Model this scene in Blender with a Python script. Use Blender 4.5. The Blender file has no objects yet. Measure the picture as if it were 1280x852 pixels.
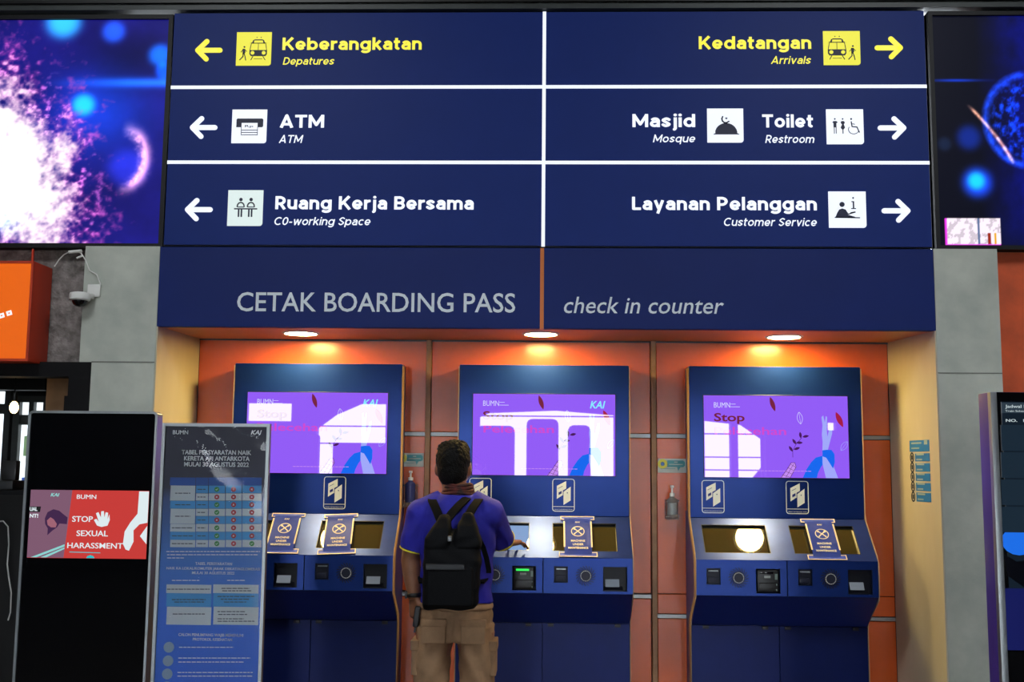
import bpy, bmesh, math, random
import numpy as np
from mathutils import Vector, Matrix
random.seed(7)
SC = bpy.context.scene
COL = SC.collection
PI = math.pi

# ------------------------------------------------------------------ camera
FPX = 1350.0
CAM = Vector((0, 0, 1.536))
PITCH, YAW, ROLL = 0.1157, -0.0306, 0.0093
fwd = Vector((math.sin(YAW)*math.cos(PITCH), math.cos(YAW)*math.cos(PITCH), math.sin(PITCH)))
rt0 = Vector((math.cos(YAW), -math.sin(YAW), 0)); up0 = rt0.cross(fwd)
rt = math.cos(ROLL)*rt0 + math.sin(ROLL)*up0
up = -math.sin(ROLL)*rt0 + math.cos(ROLL)*up0
cd = bpy.data.cameras.new('camera'); cam = bpy.data.objects.new('camera', cd); COL.objects.link(cam)
cd.sensor_width = 36; cd.lens = FPX/1280*36; cd.clip_start = .05; cd.clip_end = 200
R3 = Matrix((rt, up, -fwd)).transposed()
cam.matrix_world = Matrix.Translation(CAM) @ R3.to_4x4()
SC.camera = cam

def ray(px, py): return fwd + rt*((px-640)/FPX) - up*((py-426)/FPX)
def at(px, py, Y):
    "point of the vertical plane y = Y that the photograph shows at this pixel"
    d = ray(px, py); return CAM + d*((Y-CAM.y)/d.y)
def hit(px, py, P, n):
    d = ray(px, py); return CAM + d*((P-CAM).dot(n)/d.dot(n))
def X(px, py, Y): return at(px, py, Y).x
def Z(px, py, Y): return at(px, py, Y).z

# ------------------------------------------------------------------ world, lights, exposure
w = bpy.data.worlds.new('sky'); SC.world = w; w.use_nodes = True
bg = w.node_tree.nodes['Background']; bg.inputs[0].default_value = (.86, .93, 1, 1); bg.inputs[1].default_value = 22.0
SC.view_settings.view_transform = 'Standard'; SC.view_settings.look = 'None'
SC.view_settings.exposure = 0.0; SC.view_settings.gamma = 1.0; SC.view_settings.use_curve_mapping = False

def area(name, loc, size, power, color, rot=(0, 0, 0)):
    l = bpy.data.lights.new(name, 'AREA'); l.shape = 'RECTANGLE'; l.size, l.size_y = size; l.energy = power; l.color = color
    o = bpy.data.objects.new(name, l); COL.objects.link(o); o.location = loc; o.rotation_euler = rot; return o
area('hall_fill', (-2.2, 1.6, 5.1), (1.4, 1.4), 105, (.93, .97, 1))  # unseen fill lamps, added to lift the ambient light in the hall
area('hall_fill', (2.2, 1.6, 5.1), (1.4, 1.4), 105, (.93, .97, 1))

# ------------------------------------------------------------------ materials
def lin(c): return tuple(((v/255+.055)/1.055)**2.4 if v/255 > .04045 else v/255/12.92 for v in c) + (1,)
MATS = {}
def mat(name, rgb, rough=.5, metal=0, emit=None, es=1, spec=.5, var=0, vscale=6, bump=0, bscale=60, coat=0, trans=0, ior=1.5, rgb2=None, stretch=(1, 1, 1)):
    if name in MATS: return MATS[name]
    m = bpy.data.materials.new(name); m.use_nodes = True; nt = m.node_tree; p = nt.nodes['Principled BSDF']
    c = lin(rgb); p.inputs['Base Color'].default_value = c; p.inputs['Roughness'].default_value = rough
    p.inputs['Metallic'].default_value = metal; p.inputs['Specular IOR Level'].default_value = spec
    p.inputs['Coat Weight'].default_value = coat; p.inputs['Coat Roughness'].default_value = .05
    p.inputs['Transmission Weight'].default_value = trans; p.inputs['IOR'].default_value = ior
    if emit: p.inputs['Emission Color'].default_value = lin(emit); p.inputs['Emission Strength'].default_value = es
    if var or rgb2 or bump:
        tc = nt.nodes.new('ShaderNodeTexCoord'); mp = nt.nodes.new('ShaderNodeMapping'); mp.inputs['Scale'].default_value = stretch
        nt.links.new(tc.outputs['Object'], mp.inputs['Vector'])
    if var or rgb2:
        n = nt.nodes.new('ShaderNodeTexNoise'); n.inputs['Scale'].default_value = vscale; n.inputs['Detail'].default_value = 6; n.inputs['Roughness'].default_value = .6
        nt.links.new(mp.outputs[0], n.inputs['Vector'])
        cr = nt.nodes.new('ShaderNodeValToRGB'); cr.color_ramp.elements[0].position = .35; cr.color_ramp.elements[1].position = .68
        a = rgb2 if rgb2 else tuple(v*(1-var) for v in rgb); b = rgb if rgb2 else tuple(min(255, v*(1+var)) for v in rgb)
        cr.color_ramp.elements[0].color = lin(a); cr.color_ramp.elements[1].color = lin(b)
        nt.links.new(n.outputs['Fac'], cr.inputs[0]); nt.links.new(cr.outputs[0], p.inputs['Base Color'])
    if bump:
        n2 = nt.nodes.new('ShaderNodeTexNoise'); n2.inputs['Scale'].default_value = bscale; n2.inputs['Detail'].default_value = 5
        nt.links.new(mp.outputs[0], n2.inputs['Vector'])
        b = nt.nodes.new('ShaderNodeBump'); b.inputs['Strength'].default_value = bump; b.inputs['Distance'].default_value = .01
        nt.links.new(n2.outputs['Fac'], b.inputs['Height']); nt.links.new(b.outputs[0], p.inputs['Normal'])
    MATS[name] = m; return m
def screen_mat(name, rgb, es=1.0, rough=.04):
    return mat(name, (6, 6, 8), min(rough, .012), emit=rgb, es=es, spec=.5)
def glow_mat(name, rgb, es=1.0): return mat(name, tuple(v*.5 for v in rgb), .35, emit=rgb, es=es, spec=.3)

orange = mat('orange_panel', (204, 86, 26), .24, spec=.5, var=.05, vscale=2.5, bump=.02, bscale=8)
orange2 = mat('orange_paint', (212, 88, 44), .5, var=.08)
bluep = mat('blue_paint', (22, 52, 126), .3, spec=.35, metal=.5, var=.04, vscale=3)
bluef = mat('blue_fascia', (18, 38, 104), .5, spec=.2, var=.04, vscale=1.5)
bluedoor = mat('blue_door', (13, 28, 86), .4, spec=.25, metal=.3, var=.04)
bluedark = mat('blue_paint_dark', (24, 42, 120), .4, spec=.4)
rosette = mat('rosette_navy', (7, 12, 40), .5)
steelblue = mat('shelf_steel', (36, 60, 136), .34, metal=.6, var=.05, vscale=9)
cream = mat('cream_edge', (176, 146, 112), .6, spec=.2)
black = mat('black_plastic', (12, 12, 14), .4)
blackg = mat('black_gloss', (5, 6, 9), .06)
blackm = mat('black_metal', (16, 16, 20), .5, metal=.3)
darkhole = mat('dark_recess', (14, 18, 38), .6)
steel = mat('brushed_steel', (150, 150, 148), .42, metal=.9)
alum = mat('aluminium', (150, 155, 158), .38, metal=.8)
post = mat('brown_post', (146, 108, 72), .5, var=.1, vscale=12)
plaster = mat('column_plaster', (196, 200, 188), .7, rgb2=(160, 167, 158), vscale=2.6, bump=.12, bscale=30)
plasterg = mat('jamb_plaster', (206, 200, 178), .42, rgb2=(188, 180, 156), vscale=2.2, bump=.05, bscale=12, stretch=(1, 1, .35))
concrete = mat('rough_concrete', (150, 144, 140), .9, rgb2=(96, 90, 87), vscale=16, bump=1, bscale=45)
white = mat('white_plastic', (225, 225, 220), .4)
whitetext = mat('white_print', (226, 236, 242), .5)
cream_ic = mat('icon_print', (236, 240, 226), .5)
softblack = mat('charcoal', (24, 25, 28), .7)

# ------------------------------------------------------------------ mesh builder
class MB:
    def __init__(s, T=None): s.bm = bmesh.new(); s.T = T or Matrix.Identity(4)
    def _fin(s, vs):
        for v in vs: v.co = s.T @ v.co
    def box(s, x0, x1, y0, y1, z0, z1, bev=0, seg=2):
        b = bmesh.new(); bmesh.ops.create_cube(b, size=1)
        for v in b.verts: v.co = Vector(((x0+x1)/2+v.co.x*(x1-x0), (y0+y1)/2+v.co.y*(y1-y0), (z0+z1)/2+v.co.z*(z1-z0)))
        if bev: bmesh.ops.bevel(b, geom=b.edges[:], offset=bev, segments=seg, profile=.6, affect='EDGES')
        return s.merge(b)
    def merge(s, b):
        for v in b.verts: v.co = s.T @ v.co
        me = bpy.data.meshes.new('t'); b.to_mesh(me); b.free(); s.bm.from_mesh(me); bpy.data.meshes.remove(me); return s
    def prism(s, pts, a0, a1, plane='xz'):
        b = bmesh.new()
        f = {'xz': lambda p, a: (p[0], a, p[1]), 'yz': lambda p, a: (a, p[0], p[1]), 'xy': lambda p, a: (p[0], p[1], a)}[plane]
        A = [b.verts.new(f(p, a0)) for p in pts]; B = [b.verts.new(f(p, a1)) for p in pts]
        n = len(pts); b.faces.new(A); b.faces.new(B[::-1])
        for i in range(n): b.faces.new((A[i], B[i], B[(i+1) % n], A[(i+1) % n]))
        bmesh.ops.recalc_face_normals(b, faces=b.faces[:]); return s.merge(b)
    def disc(s, cx, cz, r, y0, y1, n=24, ry=None):
        return s.prism([(cx+r*math.cos(2*PI*i/n), cz+(ry or r)*math.sin(2*PI*i/n)) for i in range(n)], y0, y1)
    def stroke(s, pts, wd, y0, y1, cap=True):
        for (a, b) in zip(pts[:-1], pts[1:]):
            d = Vector((b[0]-a[0], b[1]-a[1])); L = d.length or 1e-6; n = Vector((-d.y, d.x))/L*wd/2
            s.prism([(a[0]+n.x, a[1]+n.y), (b[0]+n.x, b[1]+n.y), (b[0]-n.x, b[1]-n.y), (a[0]-n.x, a[1]-n.y)], y0, y1)
        if cap:
            for p in pts: s.disc(p[0], p[1], wd/2, y0, y1, 12)
        return s
    def rect_outline(s, x0, x1, z0, z1, wd, y0, y1, r=0):
        if not r:
            s.box(x0, x1, y0, y1, z1-wd, z1); s.box(x0, x1, y0, y1, z0, z0+wd)
            s.box(x0, x0+wd, y0, y1, z0+wd, z1-wd); s.box(x1-wd, x1, y0, y1, z0+wd, z1-wd); return s
        P = []
        for cx, cz, a0 in ((x1-r, z1-r, 0), (x0+r, z1-r, 90), (x0+r, z0+r, 180), (x1-r, z0+r, 270)):
            for k in range(5):
                a = math.radians(a0+k*22.5); P.append((cx+(r-wd/2)*math.cos(a), cz+(r-wd/2)*math.sin(a)))
        return s.stroke(P+[P[0]], wd, y0, y1, cap=False)
    def ring(s, cx, cz, r, wd, y0, y1, n=28, ry=None):
        k = (ry or r)/r
        return s.stroke([(cx+(r-wd/2)*math.cos(2*PI*i/n), cz+k*(r-wd/2)*math.sin(2*PI*i/n)) for i in range(n+1)], wd, y0, y1, cap=False)
    def tube(s, pts, r, n=8, r1=None, flat=1.0, caps=True):
        pts = [Vector(p) for p in pts]; b = bmesh.new(); rings = []; m = len(pts)
        prev = None
        for i, p in enumerate(pts):
            t = (pts[min(i+1, m-1)]-pts[max(i-1, 0)]).normalized()
            a = prev if prev is not None else (Vector((0, 0, 1)) if abs(t.z) < .9 else Vector((1, 0, 0)))
            u = (a - t*a.dot(t)).normalized(); v = t.cross(u); prev = u
            rr = r if r1 is None else r+(r1-r)*i/(m-1)
            rings.append([b.verts.new(p+u*rr*math.cos(2*PI*k/n)+v*rr*flat*math.sin(2*PI*k/n)) for k in range(n)])
        for a, c in zip(rings[:-1], rings[1:]):
            for k in range(n): b.faces.new((a[k], a[(k+1) % n], c[(k+1) % n], c[k]))
        if caps: b.faces.new(rings[0][::-1]); b.faces.new(rings[-1])
        bmesh.ops.recalc_face_normals(b, faces=b.faces[:]); return s.merge(b)
    def limb(s, pts, n=20):
        "pts: (x,y,z, rx[, ry]) chain of elliptical rings plus round ends; used for remeshed bodies"
        P = [Vector(p[:3]) for p in pts]; b = bmesh.new(); rings = []; m = len(P)
        for i, p in enumerate(P):
            t = (P[min(i+1, m-1)]-P[max(i-1, 0)]).normalized()
            a = Vector((0, 1, 0)) if abs(t.y) < .8 else Vector((0, 0, 1))
            v = (a-t*a.dot(t)).normalized(); u = v.cross(t)
            rx = pts[i][3]; ry = pts[i][4] if len(pts[i]) > 4 else rx
            rings.append([b.verts.new(p+u*rx*math.cos(2*PI*k/n)+v*ry*math.sin(2*PI*k/n)) for k in range(n)])
        for a, c in zip(rings[:-1], rings[1:]):
            for k in range(n): b.faces.new((a[k], a[(k+1) % n], c[(k+1) % n], c[k]))
        b.faces.new(rings[0][::-1]); b.faces.new(rings[-1])
        bmesh.ops.recalc_face_normals(b, faces=b.faces[:]); return s.merge(b)
    def ball(s, c, r, seg=20):
        if not hasattr(r, '__len__'): r = (r, r, r)
        b = bmesh.new(); bmesh.ops.create_uvsphere(b, u_segments=seg, v_segments=seg//2+2, radius=1)
        for v in b.verts: v.co = Vector((c[0]+v.co.x*r[0], c[1]+v.co.y*r[1], c[2]+v.co.z*r[2]))
        return s.merge(b)
    def lathe(s, prof, c, n=24):
        b = bmesh.new(); rings = []
        for r, z in prof: rings.append([b.verts.new((c[0]+r*math.cos(2*PI*k/n), c[1]+r*math.sin(2*PI*k/n), c[2]+z)) for k in range(n)])
        for a, d in zip(rings[:-1], rings[1:]):
            for k in range(n): b.faces.new((a[k], a[(k+1) % n], d[(k+1) % n], d[k]))
        b.faces.new(rings[0][::-1]); b.faces.new(rings[-1])
        bmesh.ops.recalc_face_normals(b, faces=b.faces[:]); return s.merge(b)
    def plate(s, us, vs, holes, w0, w1):
        "plate in local x,z with rectangular holes (index pairs), thickness w0..w1 along local y (front w0)"
        b = bmesh.new(); V = [[b.verts.new((u, w0, v)) for v in vs] for u in us]; fs = []
        for i in range(len(us)-1):
            for j in range(len(vs)-1):
                if (i, j) in holes: continue
                fs.append(b.faces.new((V[i][j], V[i+1][j], V[i+1][j+1], V[i][j+1])))
        r = bmesh.ops.extrude_face_region(b, geom=fs)
        for g in r['geom']:
            if isinstance(g, bmesh.types.BMVert): g.co.y = w1
        bmesh.ops.recalc_face_normals(b, faces=b.faces[:]); return s.merge(b)

def wloc(o):
    v = Vector((0, 0, 0))
    while o: v = v + o.location; o = o.parent
    return v
def finish(name, me, m, parent, smooth):
    o = bpy.data.objects.new(name, me); COL.objects.link(o)
    if m is not None:
        me.materials.clear(); me.materials.append(m)
    if smooth:
        for p in me.polygons: p.use_smooth = True
        try: me.set_sharp_from_angle(angle=math.radians(smooth))
        except Exception: pass
    vs = np.empty(len(me.vertices)*3, 'f'); me.vertices.foreach_get('co', vs); vs = vs.reshape(-1, 3)
    lo, hi = vs.min(0), vs.max(0)
    org = Vector(((lo[0]+hi[0])/2, (lo[1]+hi[1])/2, lo[2]))
    me.transform(Matrix.Translation(-org))
    o.location = org - (wloc(parent) if parent else Vector((0, 0, 0)))
    if parent: o.parent = parent
    return o
def obj(name, mb, m, parent=None, smooth=35, label=None):
    me = bpy.data.meshes.new(name); mb.bm.to_mesh(me); mb.bm.free()
    o = finish(name, me, m, parent, smooth)
    if label: o['label'] = label
    return o
def thing(name, label, cat, loc, group=None):
    o = bpy.data.objects.new(name, None); COL.objects.link(o); o.location = loc; o.empty_display_size = .1
    return tag(o, label, cat, group)
def tag(o, label, cat, group=None, kind=None):
    o['label'] = label; o['category'] = cat
    if group: o['group'] = group
    if kind: o['kind'] = kind
    return o
def struct(name, mb, m, label=None, cat=None):
    o = obj(name, mb, m); o['kind'] = 'structure'
    if label: o['label'] = label
    if cat: o['category'] = cat
    return o
def box(*a, **k): return MB().box(*a, **k)
DG = bpy.context.evaluated_depsgraph_get
def remesh(mb, voxel, smooth=6, sub=0):
    me = bpy.data.meshes.new('r'); mb.bm.to_mesh(me); mb.bm.free()
    o = bpy.data.objects.new('r', me); COL.objects.link(o)
    r = o.modifiers.new('r', 'REMESH'); r.mode = 'VOXEL'; r.voxel_size = voxel
    s = o.modifiers.new('s', 'SMOOTH'); s.factor = .5; s.iterations = smooth
    me2 = bpy.data.meshes.new_from_object(o.evaluated_get(DG())); bpy.data.objects.remove(o); return me2

def _cap():
    cu = bpy.data.curves.new('t', 'FONT'); cu.body = 'H'; cu.size = 1; o = bpy.data.objects.new('t', cu); COL.objects.link(o)
    me = bpy.data.meshes.new_from_object(o.evaluated_get(DG())); h = max(v.co.y for v in me.vertices); bpy.data.objects.remove(o); return h
HCAP = _cap()
def text(s, m, parent, x0, x1, zb, cap, y, shear=0, bold=0, T=None, name='lettering', depth=.0015, label=None):
    "flat lettering; baseline zb, capital height cap, from x0 to x1, in the plane y facing the camera side"
    cu = bpy.data.curves.new('t', 'FONT'); cu.body = s; cu.size = 1; cu.shear = 0; cu.offset = bold; cu.extrude = .02; cu.resolution_u = 3
    o = bpy.data.objects.new('t', cu); COL.objects.link(o)
    me = bpy.data.meshes.new_from_object(o.evaluated_get(DG())); bpy.data.objects.remove(o)
    n = len(me.vertices); v = np.empty(n*3, 'f'); me.vertices.foreach_get('co', v); v = v.reshape(-1, 3)
    v[:, 0] += shear*v[:, 1]
    lo, hi = v[:, 0].min(), v[:, 0].max()
    sz = cap/(HCAP+2*bold)
    nx = x0+(v[:, 0]-lo)/(hi-lo)*(x1-x0); nz = zb+(v[:, 1]+bold)*sz; ny = y-(v[:, 2]/.02*.5+.5)*depth
    v2 = np.stack([nx, ny, nz], 1).astype('f')
    if T is not None:
        M_ = np.array(T); v2 = (v2 @ M_[:3, :3].T + M_[:3, 3]).astype('f')
    me.vertices.foreach_set('co', v2.ravel()); me.update()
    r = finish(name, me, m, parent, 0)
    if label: r['label'] = label
    return r
def ptext(s, m, parent, pl, pr, pb, cap_px, Y, **k):
    "lettering measured on the photograph: left, right, baseline, cap height in pixels on plane Y"
    a, b = at(pl, pb, Y), at(pr, pb, Y); return text(s, m, parent, a.x, b.x, (a.z+b.z)/2, cap_px/FPX*Y*1.01, Y, **k)
# rounded geometric lettering of the big sign: every glyph drawn from strokes
def arc(cx, cy, rx, ry, a0, a1, n=12): return [(cx+rx*math.cos(math.radians(a0+(a1-a0)*i/n)), cy+ry*math.sin(math.radians(a0+(a1-a0)*i/n))) for i in range(n+1)]
def spl(P, n=5):
    Q = [P[0]]+list(P)+[P[-1]]; out = []
    for a, b, c, d in zip(Q, Q[1:], Q[2:], Q[3:]):
        for i in range(n):
            t = i/n; out.append(tuple(.5*(2*b[k]+(c[k]-a[k])*t+(2*a[k]-5*b[k]+4*c[k]-d[k])*t*t+(3*b[k]-a[k]-3*c[k]+d[k])*t**3) for k in (0, 1)))
    return out+[P[-1]]
def glyph(ch, w):
    h = w/2; x = .74; cy_ = x/2; ry = cy_-h; up_ = ch.isupper()
    dot = lambda X_: [(X_, .93), (X_, .931)]
    if ch == ' ': return [], .26
    if ch in 'oe':
        W = .68 if ch == 'o' else .66
        return ([arc(W/2, cy_, W/2-h, ry, 0, 360, 24)] if ch == 'o' else [[(W-h-.005, cy_-.03)]+arc(W/2, cy_, W/2-h, ry, 0, 322, 22), [(h*1.2, cy_-.03), (W-h, cy_-.03)]]), W
    if ch == 'c': return [arc(.34, cy_, .34-h, ry, 48, 312, 18)], .6
    if ch == 'a':
        W = .6; return [[(W-h, 0), (W-h, .47)]+arc(W/2+.01, .47, W/2-h-.01, x-h-.47, 0, 155, 9), [(W-h, x*.57), (.28, x*.56)]+arc(.27, (x*.56+h)/2, .27-h, (x*.56-h)/2, 90, 270, 8)+[(.33, h), (W-h, h+.1)]], W
    if ch in 'bdpqg':
        W = .7; L = ch in 'bp'; cx = W-.34 if L else .34; sx_ = h if L else W-h; g = [arc(cx, cy_, .34-h, ry, 0, 360, 24)]
        g.append({'b': [(sx_, 0), (sx_, 1)], 'd': [(sx_, 0), (sx_, 1)], 'p': [(sx_, -.25), (sx_, x)], 'q': [(sx_, -.25), (sx_, x)], 'g': [(sx_, x), (sx_, .02)]+arc(.34+.01, .0, W-h-.35, .27-h, 0, -150, 9)}[ch]); return g, W
    if ch in 'nm':
        W = .62; r = (W-w)/2; A1 = [(h, 0), (h, x)], [(h, x-h-r*.95)]+arc(h+r, x-h-r*.95, r, r*.95, 180, 0, 10)+[(h+2*r, 0)]
        if ch == 'n': return list(A1), W
        r = .2 if w > .16 else .22; c0, c1 = h+r, h+3*r
        return [[(h, 0), (h, x)], arc(c0, x-h-r, r, r, 180, 0, 10)+[(c0+r, 0)], arc(c1, x-h-r, r, r, 180, 0, 10)+[(c1+r, 0)]], w+4*r
    if ch == 'u':
        W = .62; r = (W-w)/2; return [[(W-h, 0), (W-h, x)], [(h, x), (h, h+r)]+arc(h+r, h+r*.95, r, r*.95, 180, 360, 10)], W
    if ch == 'r': return [[(h, 0), (h, x)], arc(.35, x-h-.22, .35-h, .22, 170, 78, 6)], .4
    if ch == 't': return [[(.06+h+.02, .95), (.08+h, h+.1)]+arc(.2+h, h+.1, .12, .1, 180, 285, 6), [(0, x-h), (.4, x-h)]], .4
    if ch in 'sS':
        W, H = (.54, x) if ch == 's' else (.64, 1)
        return [spl([(W-h*.8, H-h-.12*H), (W/2+.02, H-h), (h, H*.71), (W/2, H*.5), (W-h, H*.28), (W/2-.02, h), (h*.7, h+.14*H)], 6)], W
    if ch == 'k': return [[(h, 0), (h, 1)], [(.56-h*.6, x), (w*.8, .3)], [(.25, .42), (.6-h*.6, 0)]], .6
    if ch == 'v': return [[(h*.9, x), (.31, h*.6), (.62-h*.9, x)]], .62
    if ch == 'w': return [[(h*.9, x), (.25, h*.6), (.46, x-h*.6), (.67, h*.6), (.92-h*.9, x)]], .92
    if ch == 'y': return [[(h*.9, x), (.33, .04)], [(.64-h*.9, x), (.24, -.26)]], .64
    if ch == 'i': return [[(h, 0), (h, x)], dot(h)], w
    if ch == 'j': return [[(h+.08, x), (h+.08, -.05)]+arc(h-.02, -.08, .1, .1, 0, -90, 4), dot(h+.08)], w+.08
    if ch == 'l': return [[(h, 0), (h, 1)]], w
    if ch == 'K': return [[(h, 0), (h, 1)], [(.74-h*.8, 1), (w*.8, .38)], [(.3, .56), (.78-h*.8, 0)]], .76
    if ch == 'A': return [[(h*.9, 0), (.41, 1-h*.5), (.82-h*.9, 0)], [(.2, .27), (.62, .27)]], .82
    if ch == 'T': return [[(0, 1-h), (.72, 1-h)], [(.36, 0), (.36, 1-h)]], .72
    if ch == 'M': return [[(h, 0), (h, 1)], [(.94-h, 0), (.94-h, 1)], [(h, 1-h*.7), (.47, .22), (.94-h, 1-h*.7)]], .94
    if ch == 'L': return [[(h, 1), (h, h), (.56, h)]], .56
    if ch == 'D': return [[(h, 0), (h, 1)], [(h, 1-h), (.3, 1-h)]+arc(.3, .5, .46-h, .5-h, 90, -90, 14)+[(h, h)]], .76
    if ch in 'PRB':
        W = .66; t = .42 if ch != 'B' else .5; r = (1-h-t)/2; g = [[(h, 0), (h, 1)], [(h, 1-h), (W-h-r*1.1, 1-h)]+arc(W-h-r*1.1, t+r, r*1.1, r, 90, -90, 10)+[(h, t)]]
        if ch == 'R': g.append([(.34, t), (.68-h*.8, 0)])
        if ch == 'B': r = (t-h)/2; g.append([(h, t), (W+.02-h-r*1.1, t)]+arc(W+.02-h-r*1.1, h+r, r*1.1, r, 90, -90, 10)+[(h, h)])
        return g, W+.02
    if ch == 'C': return [arc(.47, .5, .47-h, .5-h, 48, 312, 20)], .82
    if ch == '0': return [arc(.33, .5, .33-h, .5-h, 0, 360, 24)], .66
    if ch == '-': return [[(.02, .36), (.36, .36)]], .38
    raise KeyError(ch)
def sign_text(s, m, parent, pl, pr, pb, cap_px, Y, w=.2, shear=0):
    a_, b_ = at(pl, pb, Y), at(pr, pb, Y); cap = cap_px/FPX*Y*1.01; xw = b_.x-a_.x; z0 = (a_.z+b_.z)/2
    L, cur = [], 0
    for ch in s:
        g, adv = glyph(ch, w); L.append((g, cur)); cur += adv+(.1 if w > .16 else .12)
    P = [(x+shear*z+o, z) for g, o in L for q in g for x, z in q]; lo, hi = min(p[0] for p in P)-w/2, max(p[0] for p in P)+w/2
    k = xw/(hi-lo); b = bmesh.new(); y0, y1 = Y-.0022, Y-.0002
    T = lambda x, z: (a_.x+(x+shear*z-lo)*k, z0+z*cap)
    def poly(pts, y0):
        A_ = [b.verts.new((p[0], y0, p[1])) for p in pts]; B_ = [b.verts.new((p[0], y1, p[1])) for p in pts]; n = len(pts)
        b.faces.new(A_)
        for i in range(n): b.faces.new((A_[i], B_[i], B_[(i+1) % n], A_[(i+1) % n]))
    q_ = 0
    for g, o in L:
        for line in g:
            for i, (p, q) in enumerate(zip(line[:-1], line[1:])):
                dx, dz = q[0]-p[0], q[1]-p[1]; d = math.hypot(dx, dz) or 1e-6; nx, nz = -dz/d*w/2, dx/d*w/2
                if d > .002: poly([T(p[0]+o+nx, p[1]+nz), T(q[0]+o+nx, q[1]+nz), T(q[0]+o-nx, q[1]-nz), T(p[0]+o-nx, p[1]-nz)], y0)
                if i or d <= .002:
                    poly([T(p[0]+o+w/2*(1.12 if d <= .002 else 1)*math.cos(e*PI/5), p[1]+w/2*(1.12 if d <= .002 else 1)*math.sin(e*PI/5)) for e in range(10)], y0+.0001)
    bmesh.ops.recalc_face_normals(b, faces=b.faces[:])
    return obj('lettering', MB().merge(b), m, parent, smooth=0)
def frame(O, U, V):
    "matrix: local x along U, local z along V, local y away from the viewer"
    U = Vector(U).normalized(); V = Vector(V).normalized(); N = V.cross(U)
    N = -N if N.y < 0 else N
    return Matrix(((U.x, N.x, V.x, O[0]), (U.y, N.y, V.y, O[1]), (U.z, N.z, V.z, O[2]), (0, 0, 0, 1)))

# ------------------------------------------------------------------ planes of the place
YF, YB, YK = 5.10, 5.60, 5.45
XL, XR = X(204, 300, YF), X(1166, 300, YF)
ZS1, ZS0 = (Z(218, 15.5, YF)+Z(1155, 12, YF))/2, (Z(203, 307.5, YF)+Z(1168, 311, YF))/2
ZF0 = (Z(200, 408, YF)+Z(1167, 413, YF))/2
XBL, XBR = X(250, 421, YB), X(1109, 425, YB)
ZC = 5.2

# ---- structure
struct('floor', box(-7.5, 7.5, -10, 9.2, -.1, 0), mat('floor_tile', (88, 82, 76), .22, var=.12, vscale=3), 'dark polished station floor')
struct('ceiling', box(-7.5, 7.5, -10, 9.2, ZC, ZC+.1), mat('hall_ceiling', (96, 98, 100), .8))
b = MB(); b.box(-7.5, 7.5, YF-.02, YF+.6, ZS1+.005, ZC)
struct('wall_bulkhead', b, mat('bulkhead_grey', (52, 58, 58), .45, var=.08), 'dark grey bulkhead above the signs')
struct('trim_1', box(-7.5, 7.5, YF-.035, YF-.02, ZS1+.035, ZS1+.05), black)
# seam strips of the bulkhead
for px in (505, 20, 1140): struct('trim_2', box(X(px, 5, YF)-.003, X(px, 5, YF)+.003, YF-.024, YF-.02, ZS1+.05, ZC), black)
# recess: orange panelled back wall
wb = struct('wall_back', box(XBL-.15, XBR+.15, YB+.02, YB+.12, 0, ZS0), mat('joint_dark', (60, 26, 14), .8), 'orange panelled back wall of the recess')
zst = (Z(515, 542, YB)+Z(1090, 547, YB))/2
bays = [(XBL, X(533, 480, YB)), (X(539, 480, YB), X(813, 480, YB)), (X(820, 480, YB), XBR)]
low = [Z(508, 742, YB), Z(800, 745, YB), Z(842, 770, YB)]
for (a, c), zl in zip(bays, low):
    for z0, z1 in ((zst+.012, ZF0-.004), (Z(842, 742, YB)+.002, zst-.012), (zl+.012, Z(842, 742, YB)-.002), (0.02, zl-.012)):
        if z1-z0 < .03: continue
        obj('panel', box(a+.002, c-.002, YB, YB+.02, z0, z1, bev=.002, seg=1), orange, wb)
for i, ((a, c), zl) in enumerate(zip(bays, low)):
    for z in (zst, zl): struct('trim_3', box(a+.001, c-.001, YB-.004, YB+.018, z-.009, z+.009), steel, 'thin steel strip across the orange panels')
for px in (536, 816.5):
    xx = X(px, 480, YB); struct('trim_4', box(xx-.013, xx+.013, YB-.022, YB+.02, 0, ZF0, bev=.002, seg=1), post, 'narrow brown post between orange panels')
# soffit of recess
struct('wall_soffit', MB().prism([(XL, YF+.042), (XR, YF+.042), (XBR, YB), (XBL, YB)], ZF0, ZF0+.03, 'xy'), mat('soffit_brown', (206, 140, 100), .4), 'brownish soffit over the kiosks')
struct('trim_5', box(XBL, XBR, YB-.006, YB, ZF0-.008, ZF0), black)
# jambs and columns
XLo, XRo = X(113, 480, YF), X(1250, 400, YF)
b = MB(); b.prism([(XLo, YF), (XL-.013, YF), (XL-.013, YF+.001), (XBL-.01, YB+.1), (XLo, YB+.1)], 0, ZS0, 'xy')
b.box(X(102, 400, YF), XLo+.001, YF, YB, Z(102, 452, YF), ZS0)
wl = struct('wall_left', b, plaster, 'pale grey-green plastered column left of the recess')
b = MB(); b.prism([(XR+.001, YF), (XRo, YF), (XRo, YB+.1), (XBR+.01, YB+.1), (XR+.001, YF+.001)], 0, ZS0, 'xy')
wr = struct('wall_right', b, plaster, 'pale grey column right of the recess')
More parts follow.
